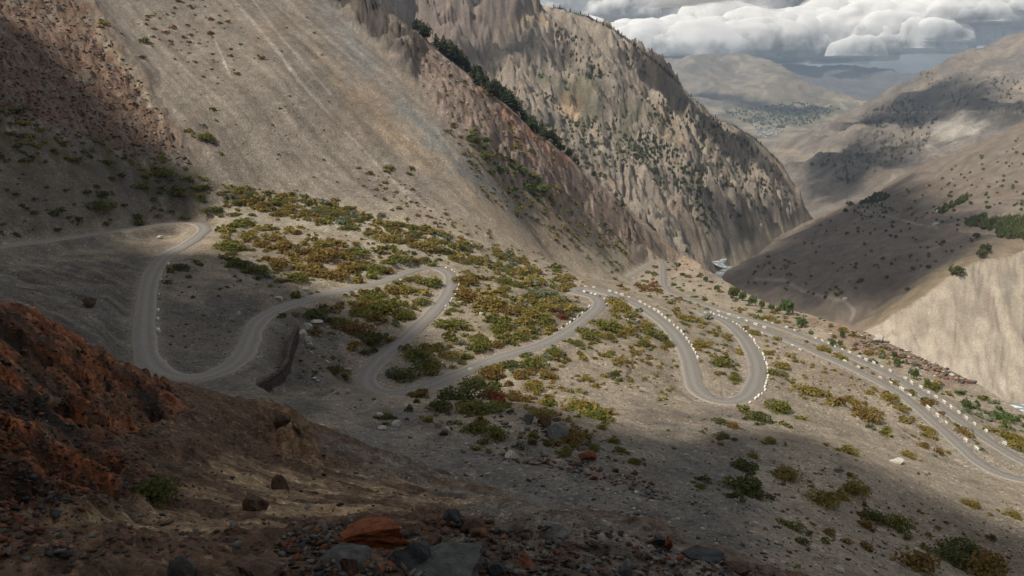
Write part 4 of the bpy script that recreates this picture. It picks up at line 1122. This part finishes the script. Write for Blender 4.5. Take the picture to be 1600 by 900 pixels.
lib = {k: [shrub_geo(62, .085, k, r5) for _ in range(4)] for k in PAL}
# seedlings and runners crowd round the bigger shrubs
for w, u, v, p, wm, k in top:
    if w < 18 or p[1] < 60: continue
    for j in range(int(r6.integers(4, 9)) if v < 690 else 2):
        a = r6.uniform(0, 6.28); dd = wm * r6.uniform(.38, .95); q = p.copy(); q[0] += dd * math.cos(a); q[1] += dd * 1.5 * math.sin(a); q[2] = HILL.height(q[0], q[1])
        if road_d(q) < ROAD_W + .6: continue
        rest.append((4, u, v, q, wm * r6.uniform(.18, .5), k if r6.random() < .6 else 'YRGS'[r6.integers(4)]))
parts = []
for w, u, v, p, wm, k in rest:
    co, f, cc = lib[k][r6.integers(4)]; a = r6.uniform(0, 6.28); ca, sa = math.cos(a), math.sin(a)
    q = co.copy(); q[:, 0] = (co[:, 0] * ca - co[:, 1] * sa) * wm; q[:, 1] = (co[:, 0] * sa + co[:, 1] * ca) * wm; q[:, 2] = co[:, 2] * wm * r6.uniform(.7, 1.1)
    parts.append((q + p, f, cc * r6.uniform(.8, 1.2)))
join_stuff('low_scrub', parts, LEAF, 'scattered low scrub and cushion plants over the slopes', 'scrub')

# ------------------------------------------------------------------ trees
NEEDLE = plain_material('needles', (.03, .045, .02), .3, .8, .9, attr='Col')
def conifer_geo(r, tiers=8, key=((.026, .036, .016), (.06, .072, .034))):
    """a tapering crown of drooping, ragged branch fans; height 1"""
    co, fa, cc = [], [], []
    for t in range(tiers):
        z1 = .16 + .80 * t / tiers; rad = .21 * (1 - t / tiers) ** .85 * r.uniform(.8, 1.15) + .02
        nb = 9 if t < tiers - 2 else 6
        for b in range(nb):
            a = 6.28 * (b + r.uniform(-.3, .3)) / nb + t; L = rad * r.uniform(.65, 1.2); w = L * .42
            d = np.array([math.cos(a), math.sin(a), 0]); s = np.array([-math.sin(a), math.cos(a), 0])
            k = len(co); top = np.array([0, 0, z1 + .10])
            co += [top, d * L * .55 + s * w + [0, 0, z1 + .02], d * L + [0, 0, z1 - .05 + r.uniform(-.02, .03)], d * L * .55 - s * w + [0, 0, z1 + .02]]
            fa.append((k, k + 1, k + 2, k + 3)); q = r.random(); cc += [np.array(key[0]) * (1 - q) + np.array(key[1]) * q] * 4
    return np.array(co), np.array(fa), np.array(cc)
def trunk_geo(h=.9, w=.018):
    co, fa = [], []; n = 6
    for i, (z, k) in enumerate([(-.06, 1.3), (h * .5, .75), (h, .2)]):
        for j in range(n): co.append((w * k * math.cos(6.28 * j / n), w * k * math.sin(6.28 * j / n), z))
    for i in range(2):
        for j in range(n): fa.append((i * n + j, i * n + (j + 1) % n, (i + 1) * n + (j + 1) % n, (i + 1) * n + j))
    return co, fa
r7 = np.random.default_rng(77)
CON = [mesh_of('crown', *(lambda g: (g[0], g[1], NEEDLE, g[2]))(conifer_geo(r7))) for _ in range(4)]
TRUNK = mesh_of('trunk', *trunk_geo(), BARK)
def round_crown(n, size, key, r, sq=1.0):
    co, f, cc = shrub_geo(n, size, key, r, h=.46, lobes=9); q = co.copy(); q[:, 2] = q[:, 2] * 2.1 * sq + .22; return q, f, cc
BROAD = {k: [mesh_of('crown', *(lambda g: (g[0], g[1], LEAF, g[2]))(round_crown(420, .04, k, r7))) for _ in range(2)] for k in 'TDGJ'}
SHORT = mesh_of('trunk', *trunk_geo(.45, .03), BARK)
# dark conifers along the crest of the near ridge
crest_tr = []
for u, v, n, h in [(655,20,2,12),(668,32,2,11),(690,55,4,12),(705,68,6,13),(722,80,7,13),(738,92,7,12),(752,102,7,12),(766,112,7,12),(780,124,8,12),(795,134,8,12),(808,144,7,11),(822,152,7,11),(836,160,7,11),(850,170,7,11),(866,182,5,9),(880,196,3,8),(893,206,3,8),(905,214,2,7),(920,226,1,6),(968,262,1,7),(838,168,3,8)]:
    for k in range(int(n * 1.1)):
        uu = u + r7.uniform(-9, 9); vv = v + r7.uniform(-2, 20) + (uu - u) * .75
        for s in range(40):
            p = hit(uu, vv, ('hill',))
            if p is not None and p[1] > 380: break
            vv += 1.5
        if p is None: continue
        crest_tr.append((uu, p, h * r7.uniform(.45, 1.15)))
crest_tr.sort(key=lambda t: t[0])
for i, (uu, p, h) in enumerate(crest_tr):
    fat = r7.uniform(1.3, 2.0) if i % 3 else r7.uniform(.75, .95)
    e = empty('conifer', p, (r7.normal(0, .04), r7.normal(0, .04), r7.uniform(0, 6)), (h * fat, h * fat, h * (.95 if i % 3 else .8)))
    link('crown', BROAD['J'][i % 2] if i % 3 == 0 else CON[i % 4], parent=e); link('trunk', TRUNK, parent=e)
    tag(e, f'dark conifer on the near ridge crest, {nth(i)} from its upper end' if i < 98 else f'dark conifer low on the near ridge crest, {nth(i - 98)} from above', 'tree', 'conifers on the near ridge crest')
# single dark trees on the near ridge's face
for i, (u, v, h) in enumerate([(972,325,9),(872,232,7),(912,238,7),(665,50,6),(948,262,7),(1068,392,6)]):
    p = hit(u, v, ('hill',))
    if p is None: continue
    e = empty('conifer', p, (0, 0, i), (h * 1.2, h * 1.2, h)); link('crown', CON[i % 4], parent=e); link('trunk', TRUNK, parent=e)
    tag(e, f'lone dark tree on the bare ridge face near {["the pale low cliff end","the first orange patch","the larger orange scar","the top of the crest","the lower crest","the far road bend"][i]}', 'tree')
# small leafy trees along the brow of the fan
brow = [(1229,492,34,'T'),(1234,478,22,'T'),(1252,512,24,'T'),(1175,478,22,'T'),(1160,470,20,'T'),(1190,482,18,'G'),(1144,466,26,'D'),(1150,462,20,'T'),(1301,541,14,'T'),(1316,528,14,'T'),(1312,540,12,'T'),(1397,560,14,'D'),(1401,574,18,'T'),(1428,592,22,'T'),(1448,604,14,'T'),(1205,486,16,'T'),(1215,490,16,'G'),(1120,455,14,'T'),(1102,440,12,'D'),(1509,637,18,'T')]
for i, (u, v, hpx, k) in enumerate(sorted(brow)):
    p = hit(u, v, ('hill',))
    if p is None: continue
    h = hpx / FOC * float(np.linalg.norm(p)) * .75
    e = empty('leafy_tree', p, (0, 0, r7.uniform(0, 6)), (h * .95, h * .95, h)); link('crown', BROAD[k][i % 2], parent=e); link('trunk', SHORT, parent=e)
    tag(e, f'small {WORD[k]} leafy tree on the brow above the gorge, {nth(i)} from left', 'tree', 'leafy trees along the brow above the gorge')
# trees on the mountain beyond: the largest as trees, the thin far wood as one
def far_trees(key, zones, h0, h1):
    out = []
    for P, n in zones:
        for u, v in rand_in(P, n, r7):
            p = SHEETS[key].hit(u, v)
            near = hit(u, v, ('hill',)) if key != 'hill' else None
            if p is None or (near is not None): continue
            if key == 'mtn' and float(fbm(np.array([(p[0] * .835 + p[1] * .55) / 55]), np.array([(p[0] * .55 - p[1] * .835) / 130]), 3)[0]) < -.02 + r7.normal(0, .12): continue
            out.append((u, v, p, r7.uniform(h0, h1)))
    return out
mt = far_trees('mtn', [([(868,40),(905,60),(900,75),(868,60)], 34), ([(850,70),(900,50),(960,120),(900,130),(850,110)], 60), ([(840,110),(960,110),(1010,220),(1020,290),(940,250),(860,180)], 260),
   ([(960,60),(1040,120),(1120,190),(1200,240),(1250,320),(1200,300),(1100,220),(1000,150)], 480), ([(940,150),(1060,230),(1160,340),(1100,370),(1000,260)], 280), ([(1050,380),(1120,410),(1110,430),(1080,420)], 20), ([(1000,150),(1250,320),(1200,340),(1080,260)], 200)], 5, 10)
bm_ = far_trees('mtn', [([(720,120),(900,150),(1010,240),(1030,330),(900,260),(780,180)], 330), ([(860,60),(1000,140),(1100,260),(1180,360),(1100,360),(960,240)], 300)], 2.5, 5)
# a fringe on the skyline
for u, v in [(u, np.interp(u, [860,900,960,1030,1100,1180,1230], [8,15,45,100,165,215,265]) + 3) for u in np.arange(862, 1225, 3.2)]:
    for s in range(30):
        p = SHEETS['mtn'].hit(u, v)
        if p is not None: break
        v += 1.5
    if p is not None: mt.append((u, v, p, r7.uniform(5, 10)))
mt.sort(key=lambda t: -t[3])
ZM = [('in the grove below the pale peak', [(840,20),(930,40),(960,130),(840,140)]), ('on the skyline flank of the far mountain', [(900,0),(1300,320),(1200,300),(1000,150),(960,60)]), ('on the rocky far mountainside', [(500,0),(1400,0),(1400,500),(500,500)])]
many = mt[:150]; many.sort(key=lambda t: t[0]); cnt = {}
for i, (u, v, p, h) in enumerate(many):
    zn = next(n_ for n_, P in ZM if in_poly(u, v, P)); j = cnt.get(zn, 0); cnt[zn] = j + 1
    e = empty('conifer', p - np.array([0, 0, .3]), (0, 0, i), (h * 1.35, h * 1.35, h)); link('crown', CON[i % 4], parent=e); link('trunk', TRUNK, parent=e)
    tag(e, f'tiny dark conifer {zn}, {nth(j)} from left', 'tree', 'conifers on the far mountainside')
def stuff_trees(name, L, geo, mat, label, cat, fat=1.3):
    parts = []
    for u, v, p, h in L:
        co, f, cc = geo[r7.integers(len(geo))]; a = r7.uniform(0, 6.28); q = co.copy()
        q[:, 0] = (co[:, 0] * math.cos(a) - co[:, 1] * math.sin(a)) * h * fat; q[:, 1] = (co[:, 0] * math.sin(a) + co[:, 1] * math.cos(a)) * h * fat; q[:, 2] = co[:, 2] * h
        parts.append((q + p, f, cc * r7.uniform(.8, 1.3)))
    return join_stuff(name, parts, mat, label, cat)
gsm = [conifer_geo(r7, 4) for _ in range(3)]
gbr = [(lambda g: g)(round_crown(44, .11, k, r7)) for k in ('D', 'D', 'G')]
stuff_trees('mountain_wood', mt[150:], gsm, NEEDLE, 'thin wood of far dark trees on the mountainside', 'wood', 1.6)
stuff_trees('mountain_scrub', bm_, gbr, LEAF, 'green and grey scrub dotting the far mountainside', 'scrub', 1.5)
fr = far_trees('far', [([(1330,185),(1420,150),(1460,170),(1440,200),(1360,200)], 170), ([(1260,260),(1400,190),(1470,180),(1440,240),(1320,290)], 170), ([(1420,110),(1600,120),(1600,180),(1500,170)], 110)], 8, 14)
stuff_trees('distant_wood', fr, gsm, NEEDLE, 'scattered trees on the distant right mountain', 'wood', 1.9)
# planted groves on the slope across the gorge
gr_l = far_trees('opp', [([(1505,352),(1535,338),(1545,345),(1550,362)], 70), ([(1545,345),(1600,342),(1600,376),(1560,372)], 170), ([(1340,321),(1368,304),(1394,308),(1370,319)], 90), ([(1462,331),(1510,307),(1514,313),(1470,336)], 60)], 5, 8)
stuff_trees('grove', gr_l, [(lambda g: g)(round_crown(60, .10, k, r7)) for k in ('D', 'T', 'D')], LEAF, 'dark green planted groves on the slope across the gorge', 'grove', .8)
sc_l = far_trees('opp', [([(1270,350),(1400,300),(1600,210),(1600,330),(1450,420),(1300,470),(1150,440)], 230), ([(1330,320),(1400,320),(1380,345),(1340,340)], 30)], 2, 4.5)
stuff_trees('slope_scrub', sc_l, gbr, LEAF, 'scattered dark bushes on the slope across the gorge', 'scrub', 1.4)
for i, (u, v, w) in enumerate([(1495,430,22),(1540,395,20),(1533,402,18),(1526,372,12),(1345,440,8),(1320,332,10),(1328,322,12),(1418,455,9),(1450,420,10)]):
    p = SHEETS['opp'].hit(u, v)
    if p is None: continue
    h = w / FOC * float(np.linalg.norm(p)) * .8
    e = empty('leafy_tree', p, (0, 0, i), (h * 1.25, h * 1.25, h * .8)); link('crown', BROAD['D'][i % 2], parent=e); link('trunk', SHORT, parent=e)
    tag(e, 'round dark tree ' + ['at the top edge of the pale cliff, nearest the camera', 'on the cliff rim below the large grove', 'just left of the rim tree below the large grove', 'alone beneath the large grove', 'alone low on the shaded gorge slope', 'on the gorge skyline left of the small grove', 'on the gorge skyline beside the small grove', 'on the gully edge left of the pale cliff', 'in the gully left of the pale cliff rim'][i], 'tree')

# ------------------------------------------------------------------ small buildings
HUT = plain_material('hut_wall', (.7, .68, .64), .1, 1.0); TIN = plain_material('tin_roof', (.5, .5, .5), .15, 1.0, .5)
def hut(p, L, W, H, rz, label):
    e = empty('hut', p, (0, 0, rz))
    link('wall', box_mesh('wall', L, W, H, -1.0, HUT, bev=.02), parent=e)
    co = [(-L * .55, -W * .6, H - 1), (L * .55, -W * .6, H - 1), (L * .55, W * .6, H - 1), (-L * .55, W * .6, H - 1), (-L * .55, 0, H + .2), (L * .55, 0, H + .2)]
    me = bpy.data.meshes.new('roof'); me.from_pydata(co, [], [(0, 1, 5, 4), (2, 3, 4, 5), (0, 4, 3), (1, 2, 5), (0, 3, 2, 1)]); me.materials.append(TIN); link('roof', me, parent=e)
    tag(e, label, 'hut')
for (u, v, s, lb) in [(1461,353,1.0,'tiny white hut at the end of the track across the gorge'), (1376,318,.8,'tiny pale hut beside the small grove across the gorge'), (1466,331,.8,'tiny pale hut in the narrow grove across the gorge'), (1555,357,.6,'tiny white hut among the trees of the large grove'), (1320,468,.6,'tiny pale hut beside the low gorge track')]:
    p = SHEETS['opp'].hit(u, v)
    if p is not None: hut(p, 7 * s, 4.5 * s, 4 * s, .3, lb)
vil = []
for u, v in rand_in([(1180,196),(1215,186),(1232,196),(1212,214),(1186,216)], 110, r7):
    p = SHEETS['bas'].hit(u, v)
    if p is None: continue
    co, f = box_bm(r7.uniform(9, 16), r7.uniform(8, 12), r7.uniform(6, 11), -2, .1); vil.append((np.array(co) + p, f, np.ones((len(co), 3)) * r7.uniform(.2, .5)))
join_stuff('village', vil, plain_material('village_walls', (.6, .6, .6), .1, .1, attr='Col'), 'far village of pale houses in the valley basin', 'village')
bt = far_trees('bas', [([(1130,175),(1250,160),(1320,168),(1260,196),(1190,205)], 380)], 8, 18)
stuff_trees('basin_wood', [t for t in bt], gbr, LEAF, 'far green orchards around the village in the basin', 'orchard', 1.3)

# ------------------------------------------------------------------ rocks
import bmesh
ROCK = plain_material('rock', (.2, .2, .2), .45, 2.5, .92, .03, attr='Col')
ROCK_BIG = plain_material('boulder_rock', (.2, .2, .2), .5, 5.0, .9, .06, attr='Col')
RC_COL = dict(grey=(.12, .12, .115), slate=(.045, .047, .05), orange=(.15, .058, .03), brown=(.085, .055, .038), tan=(.24, .185, .12), pale=(.42, .39, .34), red=(.17, .075, .05))
def hull_geo(r, n=14, flat=.6):
    bm = bmesh.new()
    for i in range(n):
        v = r.normal(size=3); v /= np.linalg.norm(v); v *= r.uniform(.8, 1.0); bm.verts.new((v[0] * .5, v[1] * .5 * r.uniform(.7, 1), v[2] * .5 * flat))
    bmesh.ops.convex_hull(bm, input=bm.verts)
    lone = [v for v in bm.verts if not v.link_faces]; bmesh.ops.delete(bm, geom=lone, context='VERTS')
    bm.verts.index_update(); co = np.array([v.co[:] for v in bm.verts]); fa = np.array([[v.index for v in f.verts] for f in bm.faces if len(f.verts) == 3])
    bm.free(); return co, fa
r8 = np.random.default_rng(88)
HULLS = [hull_geo(r8, 8, r8.uniform(.3, .75)) for _ in range(14)]
ROCKM = {c: [mesh_of('rock', co, fa, ROCK, np.ones((len(co), 3)) * np.array(k)) for co, fa in HULLS[:7]] for c, k in RC_COL.items()}
def boulder_mesh(r, c, dims, cuts=9, sub=4, noise=.05):
    """a weathered block: a ball shaved by joint planes, then roughened"""
    bm = bmesh.new(); bmesh.ops.create_icosphere(bm, subdivisions=sub, radius=.72)
    co = np.array([v.co[:] for v in bm.verts])
    for i in range(cuts):
        nn = r.normal(size=3); nn /= np.linalg.norm(nn); d = r.uniform(.30, .46)
        e = co @ nn - d; co -= np.where(e > 0, e, 0)[:, None] * nn
    co += (noise * .6 * fbm(co[:, 0] * 4 + co[:, 2] * 3, co[:, 1] * 4 - co[:, 2] * 2, 4))[:, None] * co / (np.linalg.norm(co, axis=1)[:, None] + 1e-6)
    co = co / (co.max(0) - co.min(0)) * np.array(dims); co[:, 2] -= co[:, 2].min() + .12 * dims[2]
    for v, p in zip(bm.verts, co): v.co = p
    me = bpy.data.meshes.new('boulder'); bm.to_mesh(me); bm.free()
    k = np.array(RC_COL[c]) if isinstance(c, str) else np.array(c)
    cc = np.ones((len(co), 4), np.float32); cc[:, :3] = k * (1 + .3 * fbm(co[:, 0] * 6, co[:, 1] * 6 + co[:, 2] * 4, 3))[:, None]
    me.attributes.new('Col', 'FLOAT_COLOR', 'POINT').data.foreach_set('color', cc.ravel()); me.materials.append(ROCK_BIG)
    return me
def boulder(u, v, wpx, hpx, c, label, rz=0.0, rx=0.0, only=('fore', 'hill'), deep=.8):
    p = hit(u, v + hpx * .35, only)
    if p is None: return
    d = float(np.linalg.norm(p)); w, h = wpx / FOC * d, hpx / FOC * d * 1.25
    o = link('boulder', boulder_mesh(r8, c, (w, w * deep, h), noise=.09), p - np.array([0, 0, .12 * h]), (rx, 0, rz)); tag(o, label, 'boulder'); return o
B = [(698,890,120,42,(.075,.077,.075),'largest pale grey boulder at the bottom edge of the foreground'),(632,876,74,44,'slate','rounded blue-black boulder beside the largest grey boulder',.3),(668,848,48,24,'brown','brown split slab behind the blue-black boulder',.6),
 (290,888,42,40,(.07,.07,.066),'upright grey boulder at the bottom left of the foreground'),(412,893,64,26,'brown','flat brown slab at the bottom edge left of the rubble'),(545,886,26,30,'brown','small dark brown boulder left of the blue-black boulder'),
 (532,868,76,20,(.075,.075,.072),'low grey slab half buried in the rubble'),(578,832,96,34,(.17,.055,.022),'bright orange wedge-shaped boulder in the foreground',.2),(547,822,16,22,'grey','grey stone leaning on the orange wedge boulder'),
 (710,808,30,20,'slate','dark block on the brown mound behind the boulders'),(738,822,38,22,'brown','brown boulder on the mound behind the boulders'),(820,880,34,18,'orange','orange boulder in the bottom centre rubble'),(775,890,28,22,'slate','dark slate boulder right of the largest boulder'),
 (870,832,34,18,'grey','grey stone on the edge of the brown mound'),(975,895,30,16,'slate','blue-grey boulder at the bottom edge centre right'),(1045,852,12,22,'orange','upright orange stone at the spur edge'),(1030,846,26,16,'slate','dark stone beside the upright orange stone'),
 (1090,872,60,18,'slate','dark layered slab at the right end of the spur'),(1150,888,44,16,'brown','brown slab at the far right end of the spur'),(400,785,36,24,'brown','brown boulder on the sandy bench'),(440,755,26,24,'brown','dark brown boulder at the foot of the tan knob'),
 (468,668,26,24,'tan','tan block crowning the brown knob'),(438,656,28,20,'brown','brown block on the near side of the knob'),
 (915,711,28,15,'orange','orange boulder alone on the grey scree'),(800,712,22,13,'pale','pale slab in the rock line on the scree'),(785,709,12,7,'tan','tan stone beside the pale slab in the rock line'),(693,676,15,10,'brown','brown boulder on the grey scree left of the shrubs'),(700,672,10,10,'pale','pale block left of the lower shrubs'),
 (826,656,16,18,'grey','grey boulder among the lower shrubs'),(866,675,36,24,'grey','big grey boulder cluster stone below the lower shrubs'),(848,660,22,18,'brown','brown boulder among the lower shrubs'),(834,690,16,12,'brown','brown boulder at the lower end of the shrubs'),(684,664,14,9,'tan','tan stone under the dark lower shrub'),
 (480,512,16,14,'pale','upper pale boulder by the retaining wall'),(475,523,14,14,'pale','lower pale boulder by the retaining wall'),(497,503,20,6,'pale','pale slab under the dark shrub by the wall'),(481,530,12,9,'pale','pale boulder below the pair by the wall'),(484,540,10,8,'pale','lowest pale boulder by the wall'),
 (544,577,13,7,'pale','fallen pale block beside the third hairpin'),(543,611,9,8,'pale','fallen pale block outside the third hairpin'),(593,649,12,6,'pale','pale slab left of the dark lone shrub'),(606,643,9,9,'tan','tan block above the dark lone shrub'),(619,662,14,8,'pale','pale slab right of the dark lone shrub'),(596,668,14,6,'pale','pale slab below the dark lone shrub'),
 (478,452,10,7,'pale','pale block left of the road before the second hairpin'),(484,457,10,6,'grey','grey block left of the road before the second hairpin'),(436,466,12,6,'pale','pale block on the bank above the shaded curve'),(425,432,10,8,'pale','pale stone below the dark shrubs above the curve'),(372,490,8,6,'pale','pale stone on the shaded slope left of the curve'),
 (612,584,15,12,'grey','grey boulder inside the third hairpin'),(735,577,9,5,'pale','pale block at the road edge past the third hairpin'),(625,438,9,4,'pale','pale block at the road edge before the second hairpin'),(720,474,10,6,'pale','pale stone right of the second hairpin'),(752,490,7,5,'pale','small pale stone below the second hairpin shrubs'),
 (250,371,8,5,'pale','pale stone inside the topmost hairpin'),(140,475,22,16,'brown','brown boulder on the shaded slope left of the road'),(1402,721,20,8,'pale','pale fallen slab on the dim right slope'),(1205,737,9,6,'pale','pale stone among the lower right shrubs'),(1347,813,12,5,'pale','pale stone left of the lowest shrubs'),
 (1398,537,16,9,'red','red boulder on the rock pile above the gorge'),(1372,530,16,12,'pale','pale boulder on the rock pile above the gorge'),(1310,890,12,8,'pale','pale stone at the bottom right of the slope')]
for b in B: boulder(*b)
# loose stones
stones = []
def stones_in(key, P, n, s0, s1, cols, pw=3):
    for u, v in rand_in(P, n, r8):
        p = SHEETS[key].hit(u, v)
        if p is None or (key == 'hill' and road_d(p) < ROAD_W + .2): continue
        stones.append((u, v, p, s0 + (s1 - s0) * r8.random() ** pw, cols[r8.integers(len(cols))], key))
FC = ['grey', 'slate', 'slate', 'orange', 'brown', 'brown', 'brown', 'grey']
stones_in('fore', [(430,840),(540,815),(700,835),(900,820),(1060,845),(1210,895),(1210,905),(430,905)], 2300, .02, .22, FC, 3.5)
stones_in('fore', [(0,480),(200,575),(290,610),(220,760),(0,860)], 900, .04, .2, ['brown', 'orange', 'brown', 'slate'], 2)
stones_in('fore', [(0,600),(280,600),(520,700),(800,785),(1000,825),(700,840),(420,860),(0,895)], 1500, .02, .13, ['brown', 'slate', 'brown', 'red', 'grey'], 2)
stones_in('hill', [(340,300),(900,430),(1250,500),(1600,700),(1600,900),(1200,890),(900,790),(640,700),(480,610),(340,420)], 5200, .18, .62, ['grey', 'tan', 'grey', 'slate', 'brown', 'pale'], 2.5)
stones_in('hill', [(0,390),(340,400),(500,470),(480,600),(260,580),(0,470)], 1300, .2, .7, ['grey', 'slate', 'slate', 'grey'], 2.5)
stones_in('hill', [(190,0),(560,0),(860,380),(340,300)], 2600, .3, .8, ['grey', 'tan', 'brown', 'slate', 'pale'], 2.5)
stones_in('fore', [(640,830),(700,800),(770,815),(760,840)], 120, .05, .3, ['brown', 'brown', 'orange', 'slate'])
stones_in('fore', [(540,850),(430,870),(470,820),(545,815)], 160, .04, .25, FC)
stones_in('fore', [(0,760),(300,640),(560,700),(760,780),(420,860),(0,880)], 420, .04, .26, ['brown', 'brown', 'slate', 'grey', 'red'], 4)
stones_in('fore', [(0,480),(200,560),(290,610),(220,760),(0,760)], 200, .05, .28, ['brown', 'slate', 'brown', 'orange'], 3)
stones_in('hill', [(500,610),(700,690),(960,700),(1200,700),(1600,850),(1600,900),(1200,890),(900,790),(700,740)], 700, .25, 1.1, ['grey', 'grey', 'brown', 'pale', 'tan', 'slate'], 3)
stones_in('hill', [(770,690),(900,720),(1010,745),(1060,790),(1000,775),(880,735),(780,720)], 150, .4, 1.8, ['grey', 'brown', 'tan', 'orange', 'grey'], 2)
stones_in('hill', [(740,630),(880,640),(930,690),(900,715),(800,690)], 110, .4, 2.0, ['grey', 'brown', 'grey', 'tan'], 2)
stones_in('hill', [(200,390),(540,470),(560,600),(300,560)], 350, .3, 1.3, ['grey', 'slate', 'pale', 'brown'], 3)
stones_in('hill', [(470,500),(520,510),(510,600),(470,600)], 60, .4, 1.6, ['pale', 'grey', 'brown'], 2)
stones_in('hill', [(0,0),(120,0),(215,120),(310,270),(150,225),(0,190)], 2600, .5, 2.6, ['brown', 'brown', 'red', 'slate', 'tan', 'brown'], 3)
stones_in('hill', [(200,0),(520,0),(800,330),(700,370),(340,300)], 700, .3, 1.2, ['grey', 'grey', 'tan', 'pale', 'brown'], 4)
stones_in('hill', [(340,300),(900,430),(1400,600),(1540,740),(1200,650),(640,600),(340,420)], 900, .25, 1.0, ['grey', 'pale', 'tan', 'grey'], 4)
stones_in('hill', [(1290,520),(1360,515),(1420,540),(1540,600),(1490,600),(1400,565)], 420, .6, 3.0, ['brown', 'red', 'pale', 'tan', 'grey', 'brown', 'grey'], 2.5)
stones_in('hill', [(640,50),(780,150),(850,250),(760,230),(660,150)], 160, .6, 2.6, ['grey', 'pale', 'brown'], 2)
key_px = lambda s: s[3] / max(6.0, float(np.linalg.norm(s[2])))
stones.sort(key=lambda s: -key_px(s))
N_ST = 235
cnt = {}
for u, v, p, s, c, k in sorted(stones[:N_ST], key=lambda t: t[0]):
    zn = ('in the bottom foreground rubble' if v > 810 else 'on the orange outcrop at left' if u < 290 else 'on the brown foreground slope') if k == 'fore' else ('on the rock pile above the gorge' if u > 1250 and v < 620 else 'on the upper left rocky rib' if v < 300 and u < 340 else 'on the grey scree' if v > 600 else 'on the sunlit slopes' if u > 340 else 'on the shaded left slope')
    sz = 'large' if key_px((u, v, p, s, c, k)) * FOC > 16 else 'small'
    j = cnt.get((zn, c, sz), 0); cnt[(zn, c, sz)] = j + 1
    o = link('rock', ROCKM[c][r8.integers(7)], p + np.array([0, 0, s * .12]), (r8.normal(0, .3), r8.normal(0, .3), r8.uniform(0, 6.28)), (s * 1.15, s, s * r8.uniform(.7, 1.1)))
    cw = dict(grey='grey', slate='dark slate', orange='orange', brown='brown', tan='tan', pale='pale', red='reddish')[c]
    tag(o, f'{sz} {cw} stone {zn}, {nth(j)} such from left', 'rock', 'loose stones ' + zn)
parts = []
for u, v, p, s, c, k in stones[N_ST:]:
    co, fa = HULLS[r8.integers(14)]; a = r8.uniform(0, 6.28); q = co.copy()
    q[:, 0] = (co[:, 0] * math.cos(a) - co[:, 1] * math.sin(a)) * s * 1.1; q[:, 1] = (co[:, 0] * math.sin(a) + co[:, 1] * math.cos(a)) * s; q[:, 2] = co[:, 2] * s + s * .12
    parts.append((q + p, fa, np.ones((len(co), 3)) * np.array(RC_COL[c]) * r8.uniform(.7, 1.3)))
join_stuff('loose_stones', parts, ROCK, 'countless loose stones scattered over scree and slopes', 'stones')
